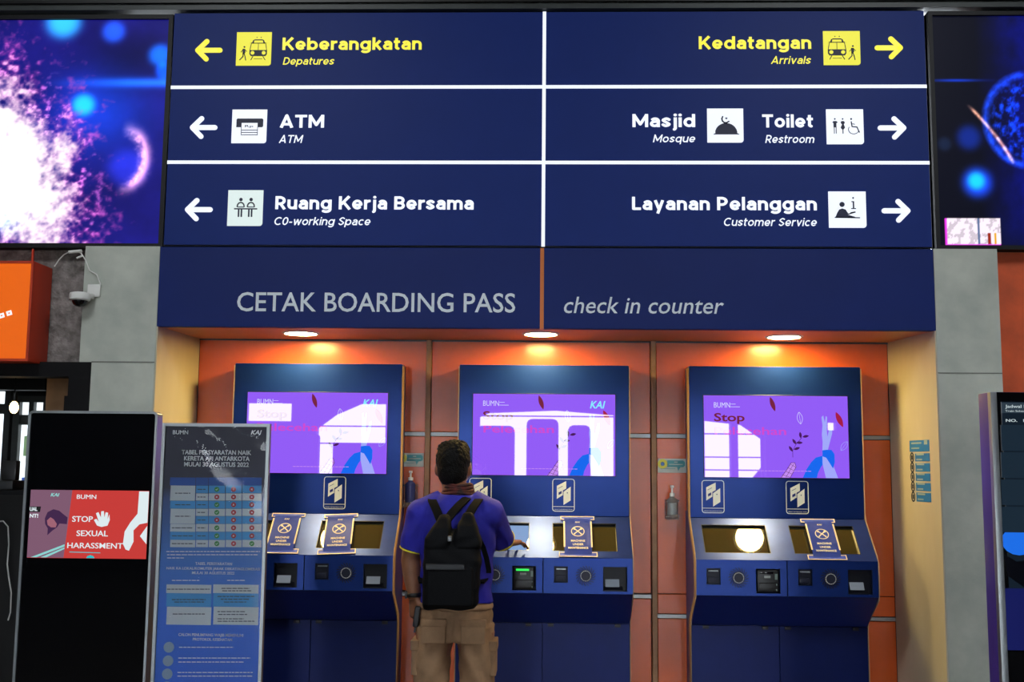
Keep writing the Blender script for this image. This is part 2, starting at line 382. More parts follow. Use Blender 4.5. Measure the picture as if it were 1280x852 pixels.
# jamb faces
for nm, P0, P1 in (('wall_jamb', Vector((XL-.012, YF+.001, 0)), Vector((XBL-.006, YB, 0))), ('wall_jamb', Vector((XR, YF+.001, 0)), Vector((XBR+.006, YB, 0)))):
    s = 1 if P0.x < 0 else -1
    struct(nm, MB().prism([(P0.x, P0.y), (P0.x+.006*s, P0.y), (P1.x+.006*s, P1.y), (P1.x, P1.y)], 0, ZF0, 'xy'), plasterg, 'warm cream jamb beside the kiosks')
struct('trim_9', box(XLo, XL-.014, YF-.002, YF, Z(150, 452, YF)-.004, Z(150, 452, YF)+.002), mat('seam_grey', (120, 122, 114), .8))
struct('trim_9', box(XR+.002, XRo, YF-.002, YF, Z(1210, 466, YF)-.003, Z(1210, 466, YF)+.002), MATS['seam_grey'])
# concrete beyond the left column, orange wall beyond the right column
YC = 5.18
struct('wall_concrete', box(-7.5, X(106, 380, YC)+.05, YC, YC+.25, Z(60, 452, YC), ZS1), concrete, 'rough bare concrete wall above the shopfront')
struct('wall_orange', box(XRo+.001, 7.5, YC, YC+.3, 0, ZS1), orange2, 'orange painted wall behind the right display')
struct('trim_6', box(XRo-.012, XRo+.006, YF+.02, YC, 0, ZS0), mat('grout', (120, 118, 110), .9, bump=.8, bscale=40))
# side walls and rear wall of the hall behind the camera, with the bright openings the screens mirror
dark = mat('hall_wall', (92, 92, 96), .8, var=.1, vscale=1)
struct('wall_hall_left', box(-7.6, -7.5, -10, 9.2, 0, ZC), dark); struct('wall_hall_right', box(7.5, 7.6, -10, 9.2, 0, ZC), dark)
RW = -8.0   # rear entrance: bright openings, partly masked by added blocks, mirrored in the kiosk screens
us = [-7.5, -7.45, -7.4, -5.2, -4.4, -3.95, -2.75, -1.12, 1.2, 2.75, 3.2, 3.32, 4.0, 4.85, 5.0, 7.5]
b = MB(); b.plate(us, [0, .25, 2.6, ZC], {(3, 1), (5, 1), (7, 1), (9, 1), (11, 1), (13, 1)}, RW, RW+.2)
struct('wall_rear', b, dark)
b = MB()  # added unseen shapes that mask the openings and shape the screen reflections
b.prism([(2.6, 2.7), (2.6, 2.36), (3.36, 2.28), (3.95, 1.87), (4.05, 1.87), (4.05, 2.7)], RW+.2, RW+.3); b.prism([(4.05, .2), (4.05, 1.86), (3.95, 1.85), (3.72, 1.59), (3.55, 1.38), (3.4, .2)], RW+.2, RW+.3)
b.prism([(-4.0, 2.7), (-4.0, 2.1), (-3.6, 2.4), (-3.1, 2.62), (-2.7, 2.7)], RW+.2, RW+.3)
b.box(-6.2, -4.1, RW+.2, RW+.3, .2, 2.28); b.box(4.8, 5.05, RW+.2, RW+.3, 2.33, 2.66)
for x0, x1, zs_ in ((2.75, 4.0, (2.12, 1.72, 1.5)), (-3.95, -2.75, (2.2, 1.9)), (-1.12, 1.2, (2.4,))):
    for z in zs_: b.box(x0, x1, RW+.02, RW+.06, z, z+.022)
for x0, x1, z1_ in ((-1.14, -.5, 2.22), (-.3, .24, 2.34), (.4, .78, 2.24)): b.box(x0, x1, RW+.34, RW+.74, 0, z1_, bev=.12, seg=4)
b.prism([(-1.2, 2.62), (-1.2, 2.34), (-.95, 2.45), (.2, 2.5), (1.3, 2.42), (1.3, 2.62)], RW+.2, RW+.28)
struct('reflection_mask', b, dark, 'mask shapes, bars and rounded blocks added at the rear openings to shape reflections')
# daylight ground and parked blocks outside, seen only as reflections
struct('floor', box(-14, 14, -26, -10, -.1, 0), mat('outside_paving', (120, 118, 112), .8), 'paving outside the rear entrance')

# ------------------------------------------------------------------ illuminated wayfinding sign
navy = mat('sign_navy', (17, 32, 84), .45, spec=.12, emit=(24, 40, 98), es=.42, var=.03)
litw = glow_mat('lit_white', (238, 244, 255), 1.0); lity = glow_mat('lit_yellow', (244, 234, 70), 1.0); lityt = glow_mat('lit_yellow_tile', (228, 222, 40), 1.0)
litg = glow_mat('lit_pale', (215, 230, 228), 1.0); ink = mat('ink_navy', (16, 26, 64), .5)
sg = thing('wayfinding_sign', 'long illuminated navy wayfinding sign with arrows, pictograms and station directions', 'sign', ((XL+XR)/2, YF+.1, ZS0))
obj('housing', box(XL, XR, YF+.012, YF+.5, ZS0+.004, ZS1), blackm, sg)
zl = [ZS0+.006, (Z(440, 203, YF)+Z(940, 203, YF))/2, (Z(440, 109, YF)+Z(940, 108, YF))/2, ZS1-.002]
xm = (X(680.5, 60, YF)+X(679, 260, YF))/2
for i in range(3):
    for a, c in ((XL, xm), (xm, XR)):
        obj('panel', box(a+.004, c-.004, YF, YF+.012, zl[i]+.004, zl[i+1]-.004), navy, sg)
for z in zl[1:3]: obj('divider', box(XL+.002, XR-.002, YF-.0015, YF+.01, z-.0085, z+.0085), litw, sg)
obj('divider', box(xm-.0085, xm+.0085, YF-.003, YF+.01, zl[0], ZS1-.004), litw, sg)
def arrow(px, py, s, m):
    c = at(px, py, YF); k = YF/FPX; y0, y1 = YF-.004, YF-.0005
    b = MB(); w_ = 6.6*k
    tip = (c.x+s*14.5*k, c.z)
    b.stroke([(c.x-s*15*k, c.z), tip], w_, y0, y1)
    b.stroke([(tip[0]-s*11.8*k, c.z+12*k), tip, (tip[0]-s*11.8*k, c.z-12*k)], w_, y0-.0004, y1-.0004)
    obj('arrow', b, m, sg)
arrow(261, 63, -1, lity); arrow(254.5, 159.5, -1, litw); arrow(248.5, 262, -1, litw)
arrow(1111, 60, 1, lity); arrow(1115, 160, 1, litw); arrow(1120, 263.5, 1, litw)
def tile(px0, px1, py0, py1, m):
    c = at((px0+px1)/2, (py0+py1)/2, YF); h = (py1-py0)/2*YF/FPX*1.02; wd = (px1-px0)/2*YF/FPX*.98
    x0, x1, z0, z1 = c.x-wd, c.x+wd, c.z-h, c.z+h; r = h*.16
    pts = [(x0, z0), (x0, z1), (x1, z1)]+[(x1-r+r*math.cos(a), z0+r-r*math.sin(a)) for a in [k*PI/10 for k in range(6)]]
    t = obj('icon_tile', MB().prism(pts, YF-.003, YF-.0005), m, sg)
    s = 2*h
    T = Matrix(((2*wd, 0, 0, x0), (0, 1, 0, YF-.0045), (0, 0, s, z0), (0, 0, 0, 1)))
    return t, T
def picto(t, T, fn, m=ink):
    b = MB(T=T); fn(b); obj('pictogram', b, m, t)
Y0, Y1 = 0, .0012
def train(b, ox, flip):
    f = lambda x, z: (ox+x, z)
    b.rect_outline(ox-.02, ox+.46, .42, .68, .0001, Y0, Y1)
    b.stroke([f(.02, .68), f(-.02, .45)], .018, Y0, Y1); b.stroke([f(.42, .68), f(.46, .45)], .018, Y0, Y1)
    b.prism([f(.03, .66), f(.06, .75), f(.11, .78), f(.33, .78), f(.38, .75), f(.41, .66), f(.36, .66), f(.34, .75), f(.1, .75), f(.08, .66)], Y0, Y1)
    b.box(ox+.03, ox+.41, Y0, Y1, .655, .675); b.box(ox+.21, ox+.225, Y0, Y1, .45, .66)
    b.prism([f(-.03, .46), f(.47, .46), f(.47, .34), f(.43, .28), f(.01, .28), f(-.03, .34)], Y0, Y1)
    b.stroke([f(.07, .27), f(.02, .17)], .022, Y0, Y1); b.stroke([f(.36, .27), f(.42, .17)], .022, Y0, Y1); b.stroke([f(.1, .2), f(.34, .2)], .012, Y0, Y1)
    b.disc(ox+.17, .84, .014, Y0, Y1); b.disc(ox+.29, .84, .014, Y0, Y1)
def walker(b, cx, s):
    b.disc(cx, .555, .026, Y0, Y1); b.prism([(cx-.05, .5), (cx+.02, .5), (cx+.035, .4), (cx, .33), (cx-.045, .35)], Y0, Y1)
    b.stroke([(cx-.03, .36), (cx-.03, .27), (cx-.12, .17)], .028, Y0, Y1); b.stroke([(cx, .35), (cx+.03, .26), (cx+.05, .16)], .026, Y0, Y1)
    b.stroke([(cx-.03, .48), (cx-.09, .4)], .018, Y0, Y1); b.stroke([(cx+.01, .48), (cx+.07, .42)], .018, Y0, Y1)
def lamps(t, T, ox, m):
    b = MB(T=T @ Matrix.Translation((0, -.0014, 0))); b.disc(ox+.06, .375, .055, Y0, Y1); b.disc(ox+.38, .375, .055, Y0, Y1); obj('lamp_dots', b, m, t)
t, T = tile(294, 341, 39, 83.5, lityt); picto(t, T, lambda b: (train(b, .41, 0), walker(b, .23, 1))); lamps(t, T, .41, lityt)
t, T = tile(1028, 1076, 38, 82.5, lityt); picto(t, T, lambda b: (train(b, .15, 0), walker(b, .8, 1))); lamps(t, T, .15, lityt)
t, T = tile(288.5, 335, 136, 180, litw)
picto(t, T, lambda b: b.prism([(.13, .47), (.13, .7), (.16, .73), (.87, .73), (.9, .7), (.9, .5), (.87, .47), (.74, .47), (.74, .6), (.28, .6), (.28, .47)], Y0, Y1))
picto(t, T, lambda b: (b.box(.27, .285, Y0, Y1, .24, .47), b.box(.735, .75, Y0, Y1, .24, .47), b.box(.27, .75, Y0, Y1, .375, .395), b.box(.27, .75, Y0, Y1, .305, .325), b.box(.27, .75, Y0, Y1, .235, .255)))
text('Rp', ink, t, T[0][3]+.38*T[0][0], T[0][3]+.62*T[0][0], T[2][3]+.47*T[2][2], .011, YF-.0045)
def desk_people(b):
    for cx in (.37, .66):
        b.disc(cx, .735, .048, Y0, Y1)
        b.stroke([(cx-.1, .54), (cx-.085, .6), (cx-.05, .64), (cx, .655), (cx+.05, .64), (cx+.085, .6), (cx+.1, .54)], .035, Y0, Y1); b.box(cx-.1, cx+.1, Y0, Y1, .515, .54)
        b.box(cx-.075, cx-.03, Y0, Y1, .25, .46); b.box(cx+.005, cx+.05, Y0, Y1, .25, .46)
    b.stroke([(.2, .475), (.83, .475)], .035, Y0, Y1)
t, T = tile(283.5, 330, 237, 283, litg); picto(t, T, desk_people)
t, T = tile(883, 930, 135, 179, litw)
def mosque(b):
    b.prism([(.17, .235), (.88, .235), (.88, .25), (.83, .27)]+[(.52+.31*math.cos(a), .27+.3*math.sin(a)) for a in [k*PI/14 for k in range(1, 14)]]+[(.22, .27), (.17, .25)], Y0, Y1)
    b.stroke([(.43, .76), (.405, .7), (.42, .63), (.47, .585), (.53, .575), (.6, .62)], .04, Y0, Y1); b.box(.49, .55, Y0, Y1, .55, .6)
    b.prism([(.53+(.045 if k % 2 == 0 else .02)*math.sin(k*PI/5), .71+(.045 if k % 2 == 0 else .02)*math.cos(k*PI/5)) for k in range(10)], Y0, Y1)
picto(t, T, mosque)
t, T = tile(1032, 1080, 136, 181, litw)
def wc(b):
    b.disc(.23, .72, .022, Y0, Y1); b.disc(.44, .72, .022, Y0, Y1); b.disc(.67, .72, .026, Y0, Y1)
    b.prism([(.16, .62), (.19, .66), (.27, .66), (.31, .62), (.27, .6), (.27, .48), (.19, .48), (.19, .6)], Y0, Y1); b.box(.2, .22, Y0, Y1, .3, .48); b.box(.25, .27, Y0, Y1, .3, .48)
    b.prism([(.38, .62), (.41, .66), (.47, .66), (.5, .62), (.47, .56), (.5, .47), (.46, .42), (.42, .42), (.38, .47), (.42, .56)], Y0, Y1); b.box(.43, .455, Y0, Y1, .3, .42)
    b.stroke([(.67, .64), (.69, .5), (.82, .49), (.88, .34)], .03, Y0, Y1); b.stroke([(.69, .58), (.76, .57)], .02, Y0, Y1)
    b.stroke([(.73+.14*math.cos(a), .42+.13*math.sin(a)) for a in [math.radians(d) for d in range(150, 345, 15)]], .018, Y0, Y1)
picto(t, T, wc)
t, T = tile(1035, 1083, 239, 285, litw)
def desk(b):
    b.disc(.36, .64, .07, Y0, Y1)
    b.prism([(.17, .27), (.22, .4), (.28, .5), (.36, .53), (.45, .5), (.5, .42), (.53, .36), (.72, .42), (.71, .45), (.6, .43), (.54, .39), (.5, .36), (.7, .3), (.7, .27)], Y0, Y1)
    b.stroke([(.17, .285), (.82, .275)], .03, Y0, Y1)
    b.disc(.66, .82, .024, Y0, Y1); b.box(.645, .685, Y0, Y1, .52, .73); b.box(.61, .665, Y0, Y1, .705, .73); b.box(.6, .73, Y0, Y1, .515, .54)
picto(t, T, desk)
BL = .013
for s, a, c, bl, cp, m, sh, bo in (
    ('Keberangkatan', 353, 527, 62.3, 16.5, lity, 0, BL), ('Depatures', 353.5, 418, 80.8, 9.8, lity, .2, .01),
    ('ATM', 349.5, 405, 159.6, 17, litw, 0, BL), ('ATM', 348.5, 379, 178.6, 10.3, litw, .2, .01),
    ('Ruang Kerja Bersama', 344, 592, 261.7, 17, litw, 0, BL), ('C0-working Space', 343, 463, 281.3, 10.3, litw, .2, .01),
    ('Kedatangan', 873.5, 1014, 61.2, 16.8, lity, 0, BL), ('Arrivals', 963.5, 1014, 79.8, 10, lity, .2, .01),
    ('Masjid', 790.5, 869, 158.8, 17, litw, 0, BL), ('Mosque', 816, 869, 177.8, 10, litw, .2, .01),
    ('Toilet', 951, 1018, 159.3, 17, litw, 0, BL), ('Restroom', 956.5, 1018, 178.6, 10.2, litw, .2, .01),
    ('Layanan Pelanggan', 790, 1021, 262.6, 17, litw, 0, BL), ('Customer Service', 905, 1021, 282.4, 10.3, litw, .2, .01)):
    sign_text(s, m, sg, a, c, bl, cp, YF, w=.19 if bo == BL else .14, shear=sh)

# ------------------------------------------------------------------ fascia with painted lettering
fa = thing('counter_fascia', 'navy fascia board lettered CETAK BOARDING PASS and check in counter', 'sign', ((XL+XR)/2, YF+.2, ZF0))
xs = X(677.5, 360, YF)
obj('panel', box(XL-.012, xs-.009, YF, YF+.04, ZF0, ZS0-.002, bev=.002, seg=1), bluef, fa)
obj('panel', box(xs+.009, XR, YF, YF+.04, ZF0, ZS0-.002, bev=.002, seg=1), bluef, fa)
obj('orange_strip', box(xs-.009, xs+.009, YF+.002, YF+.04, ZF0, ZS0-.002), mat('strip_orange', (214, 120, 52), .4), fa, label='narrow orange strip between the two navy boards')
obj('backing', box(XL, XR-.001, YF+.04, YF+.05, ZF0+.032, ZS0), blackm, fa)
ptext('CETAK BOARDING PASS', whitetext, fa, 296, 644, 389.5, 24, YF-.0005, bold=.008)
ptext('check in counter', whitetext, fa, 705, 905, 391.5, 20.5, YF-.0005, shear=.2, bold=.004)

# ------------------------------------------------------------------ LED video walls
rng = np.random.RandomState(3)
def fract(nx, nz, base, octs=5):
    out = np.zeros((nx, nz)); amp = 1; tot = 0
    for o in range(octs):
        n = int(base*2**o)+2; g = rng.rand(n, n)
        xi = np.linspace(0, n-1.001, nx); zi = np.linspace(0, n-1.001, nz); i = xi.astype(int); j = zi.astype(int)
        fx = (xi-i)[:, None]; fz = (zi-j)[None]; fx = fx*fx*(3-2*fx); fz = fz*fz*(3-2*fz)
        out += amp*((g[i][:, j]*(1-fx)+g[i+1][:, j]*fx)*(1-fz)+(g[i][:, j+1]*(1-fx)+g[i+1][:, j+1]*fx)*fz); tot += amp; amp *= .6
    return out/tot
def led(name, parent, px0, px1, py0, py1, x0, x1, z0, z1, nx, nz, fn):
    PX = np.linspace(px0, px1, nx)[:, None]*np.ones((1, nz)); PY = np.linspace(py1, py0, nz)[None]*np.ones((nx, 1))
    C = np.clip(fn(PX, PY), 0, 255)/255; C = np.where(C > .04045, ((C+.055)/1.055)**2.4, C/12.92)
    xs_ = np.linspace(x0, x1, nx); zs_ = np.linspace(z0, z1, nz)
    me = bpy.data.meshes.new(name)
    V = np.stack([np.repeat(xs_, nz), np.full(nx*nz, YF+.02), np.tile(zs_, nx)], 1)
    i, j = np.meshgrid(np.arange(nx-1), np.arange(nz-1), indexing='ij'); a = (i*nz+j).ravel()
    F = np.stack([a, a+nz, a+nz+1, a+1], 1)
    me.from_pydata(V.tolist(), [], F.tolist())
    ca = me.color_attributes.new('Col', 'FLOAT_COLOR', 'POINT')
    ca.data.foreach_set('color', np.concatenate([C.reshape(-1, 3), np.ones((nx*nz, 1))], 1).astype('f').ravel())
    m = mat(name+'_pixels', (6, 6, 8), .4, emit=(0, 0, 0), es=1.15, spec=.1)
    nt = m.node_tree; at_ = nt.nodes.new('ShaderNodeAttribute'); at_.attribute_name = 'Col'
    nt.links.new(at_.outputs['Color'], nt.nodes['Principled BSDF'].inputs['Emission Color'])
    return finish(name, me, m, parent, 0)
def G(PX, PY, cx, cy, r, ry=None, p=2): return np.exp(-(((PX-cx)/r)**2+((PY-cy)/(ry or r))**2)**(p/2))
def c3(*v): return np.array(v, float)[None, None]
def left_img(PX, PY):
    n = fract(*PX.shape, 10, 5); n2 = fract(*PX.shape, 45, 3); n3 = fract(*PX.shape, 5, 5)
    I = c3(26, 24, 118)*(.75+.5*n3[..., None])*(1-.35*G(PX, PY, 150, 75, 60, 40))[..., None]
    I = I+c3(20, 110, 220)*(G(PX, PY, 260, 103, 200, 6)*np.clip((PX-35)/120, 0, 1))[..., None]+c3(0, 40, 110)*G(PX, PY, 120, 140, 60, 50)[..., None]
    for cx, cy, r, c in ((70, 25, 23, (40, 215, 225)), (134, 38, 15, (20, 90, 200)), (194, 68, 15, (10, 120, 230)), (200, 88, 11, (0, 90, 220)), (101, 131, 15, (20, 190, 240)), (160, 210, 25, (20, 30, 120))):
        I = I+c3(*c)*G(PX, PY, cx, cy, r, r*.95, 4)[..., None]*.85
    # sloping bright cloud
    u = (PX-20)*.62+(PY-200)*-.35; d = np.sqrt(((PX-8-.30*(PY-190))/92)**2+((PY-205)/128)**2)
    mag = np.clip(1.45-d*1.15+1.6*(n-.5)+1.5*(n2-.5), 0, 1)
    I = I*(1-mag[..., None]*.7)+c3(205, 70, 165)*mag[..., None]*.85
    sp = np.clip((n2-.62)*6, 0, 1)*np.clip(1.5-d*1.1, 0, 1)
    I = I+c3(250, 150, 200)*sp[..., None]
    wv = np.clip((1.0-d*1.05)*2.6+2.4*(n-.5)+1.1*(n2-.5), 0, 1)
    I = I*(1-wv[..., None])+c3(255, 240, 250)*wv[..., None]
    a = np.hypot(PX-146, (PY-198)*.9); th = np.arctan2(PY-198, PX-146)
    ringm = np.exp(-((a-36+7*(n2-.5))/6.5)**2)*np.clip(np.cos(th-.05)*1.6-.1, 0, 1)*(.35+1.3*n2)
    I = I+c3(235, 150, 120)*ringm[..., None]
    I = I+c3(0, 150, 150)*G(PX, PY, 0, 268, 26, 22)[..., None]*.5
    return I
def right_img(PX, PY):
    n = fract(*PX.shape, 12, 5); n2 = fract(*PX.shape, 45, 3)
    I = c3(9, 11, 26)+c3(2, 6, 90)*np.clip((PX-1225)/60, 0, 1)[..., None]*(.3+n[..., None])
    I = I+c3(10, 50, 190)*(G(PX, PY, 1200, 100, 30, 1.6))[..., None]
    a = np.hypot((PX-1290)/60, (PY-150)/62)
    rg = np.clip(1-np.abs(a-.92)*9, 0, 1)*np.clip((1290-PX)/10, 0, 1)
    I = I+c3(20, 70, 235)*(rg*(.4+n2))[..., None]+c3(10, 60, 220)*(np.clip((.9-a)*4, 0, 1)*np.clip(n2-.42, 0, 1)*3)[..., None]
    for cx, cy, r, c in ((1221, 228, 19, (20, 70, 240)), (1220, 226, 11, (0, 130, 20)), (1213, 172, 16, (8, 30, 110)), (1182, 180, 9, (12, 22, 35))):
        I = I+c3(*c)*G(PX, PY, cx, cy, r, r, 4)[..., None]
    lx = 1220+(PY-138)*.62+8*np.sin((PY-138)/30); I = I+c3(250, 170, 130)*(np.exp(-((PX-lx)/2.4)**2)*np.clip((PY-130)/10, 0, 1)*np.clip((206-PY)/6, 0, 1)*(.5+n2))[..., None]
    box_ = ((PX > 1178) & (PX < 1247) & (PY > 272) & (PY < 306))
    J = c3(250, 235, 250)*(np.where(n2 > .42, 1, .82))[..., None]
    J = np.where(((PX > 1231) & (PX < 1235))[..., None] & (PY > 290)[..., None], c3(150, 40, 20), J); J = np.where(((PX > 1239) & (PX < 1242))[..., None] & (PY > 290)[..., None], c3(230, 170, 20), J)
    J = np.where(((PX > 1219) & (PX < 1222))[..., None], c3(90, 110, 150), J); J = np.where(((PX < 1180.5) | (PY > 304))[..., None], c3(230, 60, 230), J)
    return np.where(box_[..., None], J, I)
def video_wall(name, label, x0, x1, z0, z1, fr, pxr, pyr, nx, nz, fn):
    t = thing(name, label, 'screen', ((x0+x1)/2, YF+.1, z0-fr))
    led('display', t, pxr[0], pxr[1], pyr[0], pyr[1], x0, x1, z0, z1, nx, nz, fn)
    fm = MB(); fm.plate([x0-fr, x0, x1, x1+fr], [z0-fr, z0, z1, z1+fr], {(1, 1)}, YF+.005, YF+.06); obj('frame', fm, blackm, t)
    obj('housing', box(x0-fr, x1+fr, YF+.03, YF+.075, z0-fr, z1+fr), black, t)
k = YF/FPX
video_wall('video_wall', 'large LED screen left of the sign, bright pink and white nebula', X(-120, 160, YF), X(204, 160, YF), Z(100, 303.5, YF), Z(100, 23, YF), .022, (-120, 204), (23, 303.5), 240, 210, left_img)
video_wall('video_wall', 'large LED screen right of the sign, dark with blue swirl and glitching strip', X(1171, 160, YF), X(1400, 160, YF), Z(1220, 306, YF), Z(1220, 18, YF), .02, (1171, 1400), (18, 306), 170, 210, right_img)

# ------------------------------------------------------------------ recessed downlights
lampm = mat('lamp_glow', (255, 230, 170), .5, emit=(255, 218, 128), es=230)
for px, py, which in ((376, 416, 'left'), (676, 417, 'middle'), (980, 420.5, 'right')):
    p = hit(px, py, Vector((0, 0, ZF0)), Vector((0, 0, 1)))
    t = thing('recessed_downlight', 'round warm recessed downlight over the %s kiosk, lit' % which, 'downlight', (p.x, p.y, ZF0-.012), 'downlights in the soffit over the kiosks')
    obj('lens', MB().lathe([(.078, -.003), (.078, 0)], (p.x, p.y, ZF0-.0005), 32), lampm, t)
    b = MB()
    bb = bmesh.new(); N = 32; rr = [(.079, 0), (.079, -.006), (.088, -.006), (.094, 0)]; rings = [[bb.verts.new((p.x+r*math.cos(2*PI*q/N), p.y+r*math.sin(2*PI*q/N), ZF0+z)) for q in range(N)] for r, z in rr]
    for a, c in zip(rings[:-1], rings[1:]):
        for q in range(N): bb.faces.new((a[q], a[(q+1) % N], c[(q+1) % N], c[q]))
    b.merge(bb); obj('trim_ring', b, white, t)

# ------------------------------------------------------------------ self check-in kiosks
KW, YP = .857, 5.255
z1, z2, z3, z4, zt = Z(676, 645, YK), Z(676, 696.5, YP), Z(676, 741, YP), Z(676, 777.5, YK), Z(680, 456, YK)
SL = math.hypot(YK-YP, z1-z2); HP = z2-z3
scr_p = screen_mat('screen_purple', (146, 92, 246), 1.0); dk_red = screen_mat('screen_maroon', (122, 36, 66), .9); red_l = screen_mat('screen_red', (172, 30, 74), .9)
pk = screen_mat('screen_magenta', (206, 74, 208), 1.0); lt_bl = screen_mat('screen_pale', (160, 168, 250), 1.0); bl = screen_mat('screen_blue', (22, 104, 238), 1.0)
cy = screen_mat('screen_cyan', (130, 225, 255), 1.1); wht = screen_mat('screen_white', (215, 215, 255), 1.0); dkp = screen_mat('screen_plum', (76, 28, 96), .9); lilac = screen_mat('screen_lilac', (196, 140, 240), 1.0)
notice_b = mat('notice_blue', (46, 76, 190), .5, var=.05); notice_c = mat('notice_cream', (226, 205, 170), .5); notice_w = mat('notice_white', (225, 222, 205), .5)
glassdk = mat('screen_glass', (58, 53, 26), .03, spec=1)  # olive base colour stands in for the lit soffit reflected in the glass
def leaf(b, cx, cy_, L, W, ang, y0, y1, outline=0):
    P = []
    for k in range(17):
        t = k/16; P.append((t*L-L/2, W*math.sin(PI*t)**.8*.5))
    P += [(x, -z) for x, z in P[-2:0:-1]]
    ca, sa = math.cos(ang), math.sin(ang)
    Q = [(cx+x*ca-z*sa, cy_+x*sa+z*ca) for x, z in P]
    if outline: return b.stroke(Q+[Q[0]], outline, y0, y1, cap=False).stroke([Q[0], Q[16]], outline*.7, y0, y1, cap=False)
    return b.prism(Q, y0, y1)
def display_art(d, x0, x1, z0, z1, y, stop=True, kai=True):
    W, H = x1-x0, z1-z0
    U = lambda c: x0+(c-5)/1200*W
    V = lambda c: z1-(c-88)/682*H
    P = lambda *q: [(U(a), V(c)) for a, c in q]
    e = y-.0003; f = y-.0014
    def part(name, fn, m, lift=0):
        b = MB(); fn(b, f-lift, e-lift); obj(name, b, m, d, smooth=0)
    part('leaf_print', lambda b, a, c: leaf(b, U(580), V(158), .075, .022, -1.25, a, c), dk_red)
    part('leaf_print', lambda b, a, c: leaf(b, U(1133), V(283), .082, .026, -1.15, a, c), red_l)
    part('leaf_print', lambda b, a, c: leaf(b, U(805), V(273), .06, .026, 1.7, a, c, .0016), wht)
    part('leaf_print', lambda b, a, c: leaf(b, U(1167), V(503), .055, .026, .95, a, c, .0016), lt_bl)
    def sprig(b, a, c):
        b.stroke(P((740, 600), (740, 545), (770, 490), (815, 440)), .002, a, c)
        for q in ((725, 530, -1.0), (775, 527, .35), (755, 470, -1.0), (797, 478, 0), (807, 415, 1.7), (850, 425, .2)): leaf(b, U(q[0]), V(q[1]), .032, .013, q[2], a, c)
    part('leaf_print', sprig, dkp)
    def brick_hand(b, a, c):
        b.stroke(P((640, 768), (690, 700), (725, 645), (755, 645), (765, 680), (715, 768)), .0022, a, c)
        for i in range(4): b.stroke(P((650+i*22, 745-i*30), (712+i*16, 765-i*28)), .0016, a, c)
        b.stroke(P((680, 765), (745, 655)), .0016, a, c)
    part('hand_print', lambda b, a, c: b.prism(P((635, 769), (690, 700), (725, 645), (755, 645), (765, 680), (715, 769)), a, c), lilac, -.0004)
    part('hand_print', brick_hand, dkp, .0012)
    part('hand_print', lambda b, a, c: b.prism(P((820, 769), (850, 700), (890, 640), (930, 600), (985, 585), (1000, 640), (970, 680), (945, 730), (935, 769)), a, c), bl)
    part('hand_print', lambda b, a, c: b.prism(P((985, 560), (990, 470), (985, 410), (992, 330), (985, 265), (1000, 250), (1012, 310), (1020, 255), (1032, 262), (1026, 370), (1030, 430), (1055, 330), (1073, 325), (1070, 400), (1050, 470), (1030, 540), (1050, 600), (1110, 769), (1010, 769), (985, 650)), a, c), lt_bl, .0002)
    part('hand_print', lambda b, a, c: b.prism(P((985, 540), (1020, 535), (1060, 535), (1085, 570), (1085, 640), (1070, 690), (1040, 640), (1015, 600), (985, 590)), a, c), bl, .0012)
    text('BUMN', wht, d, U(90), U(225), V(190), .026, y-.0002, bold=-.004)
    part('fine_print', lambda b, a, c: (b.stroke(P((230, 160), (270, 160)), .0022, a, c), b.stroke(P((230, 183), (305, 183)), .0022, a, c)), wht)
    part('fine_print', lambda b, a, c: [b.stroke(P((415+i*30, 714), (435+i*30, 714)), .003, a, c) for i in range(16)], lilac, .003)
    if kai: text('KAI', cy, d, U(992), U(1122), V(205), .037, y-.0002, shear=.25, bold=.02)
    if stop:
        text('Stop', dk_red, d, U(90), U(345), V(305), .041, y-.0002, bold=.02)
        text('Pelecehan', pk, d, U(95), U(690), V(415), .038, y-.0002, bold=.014)

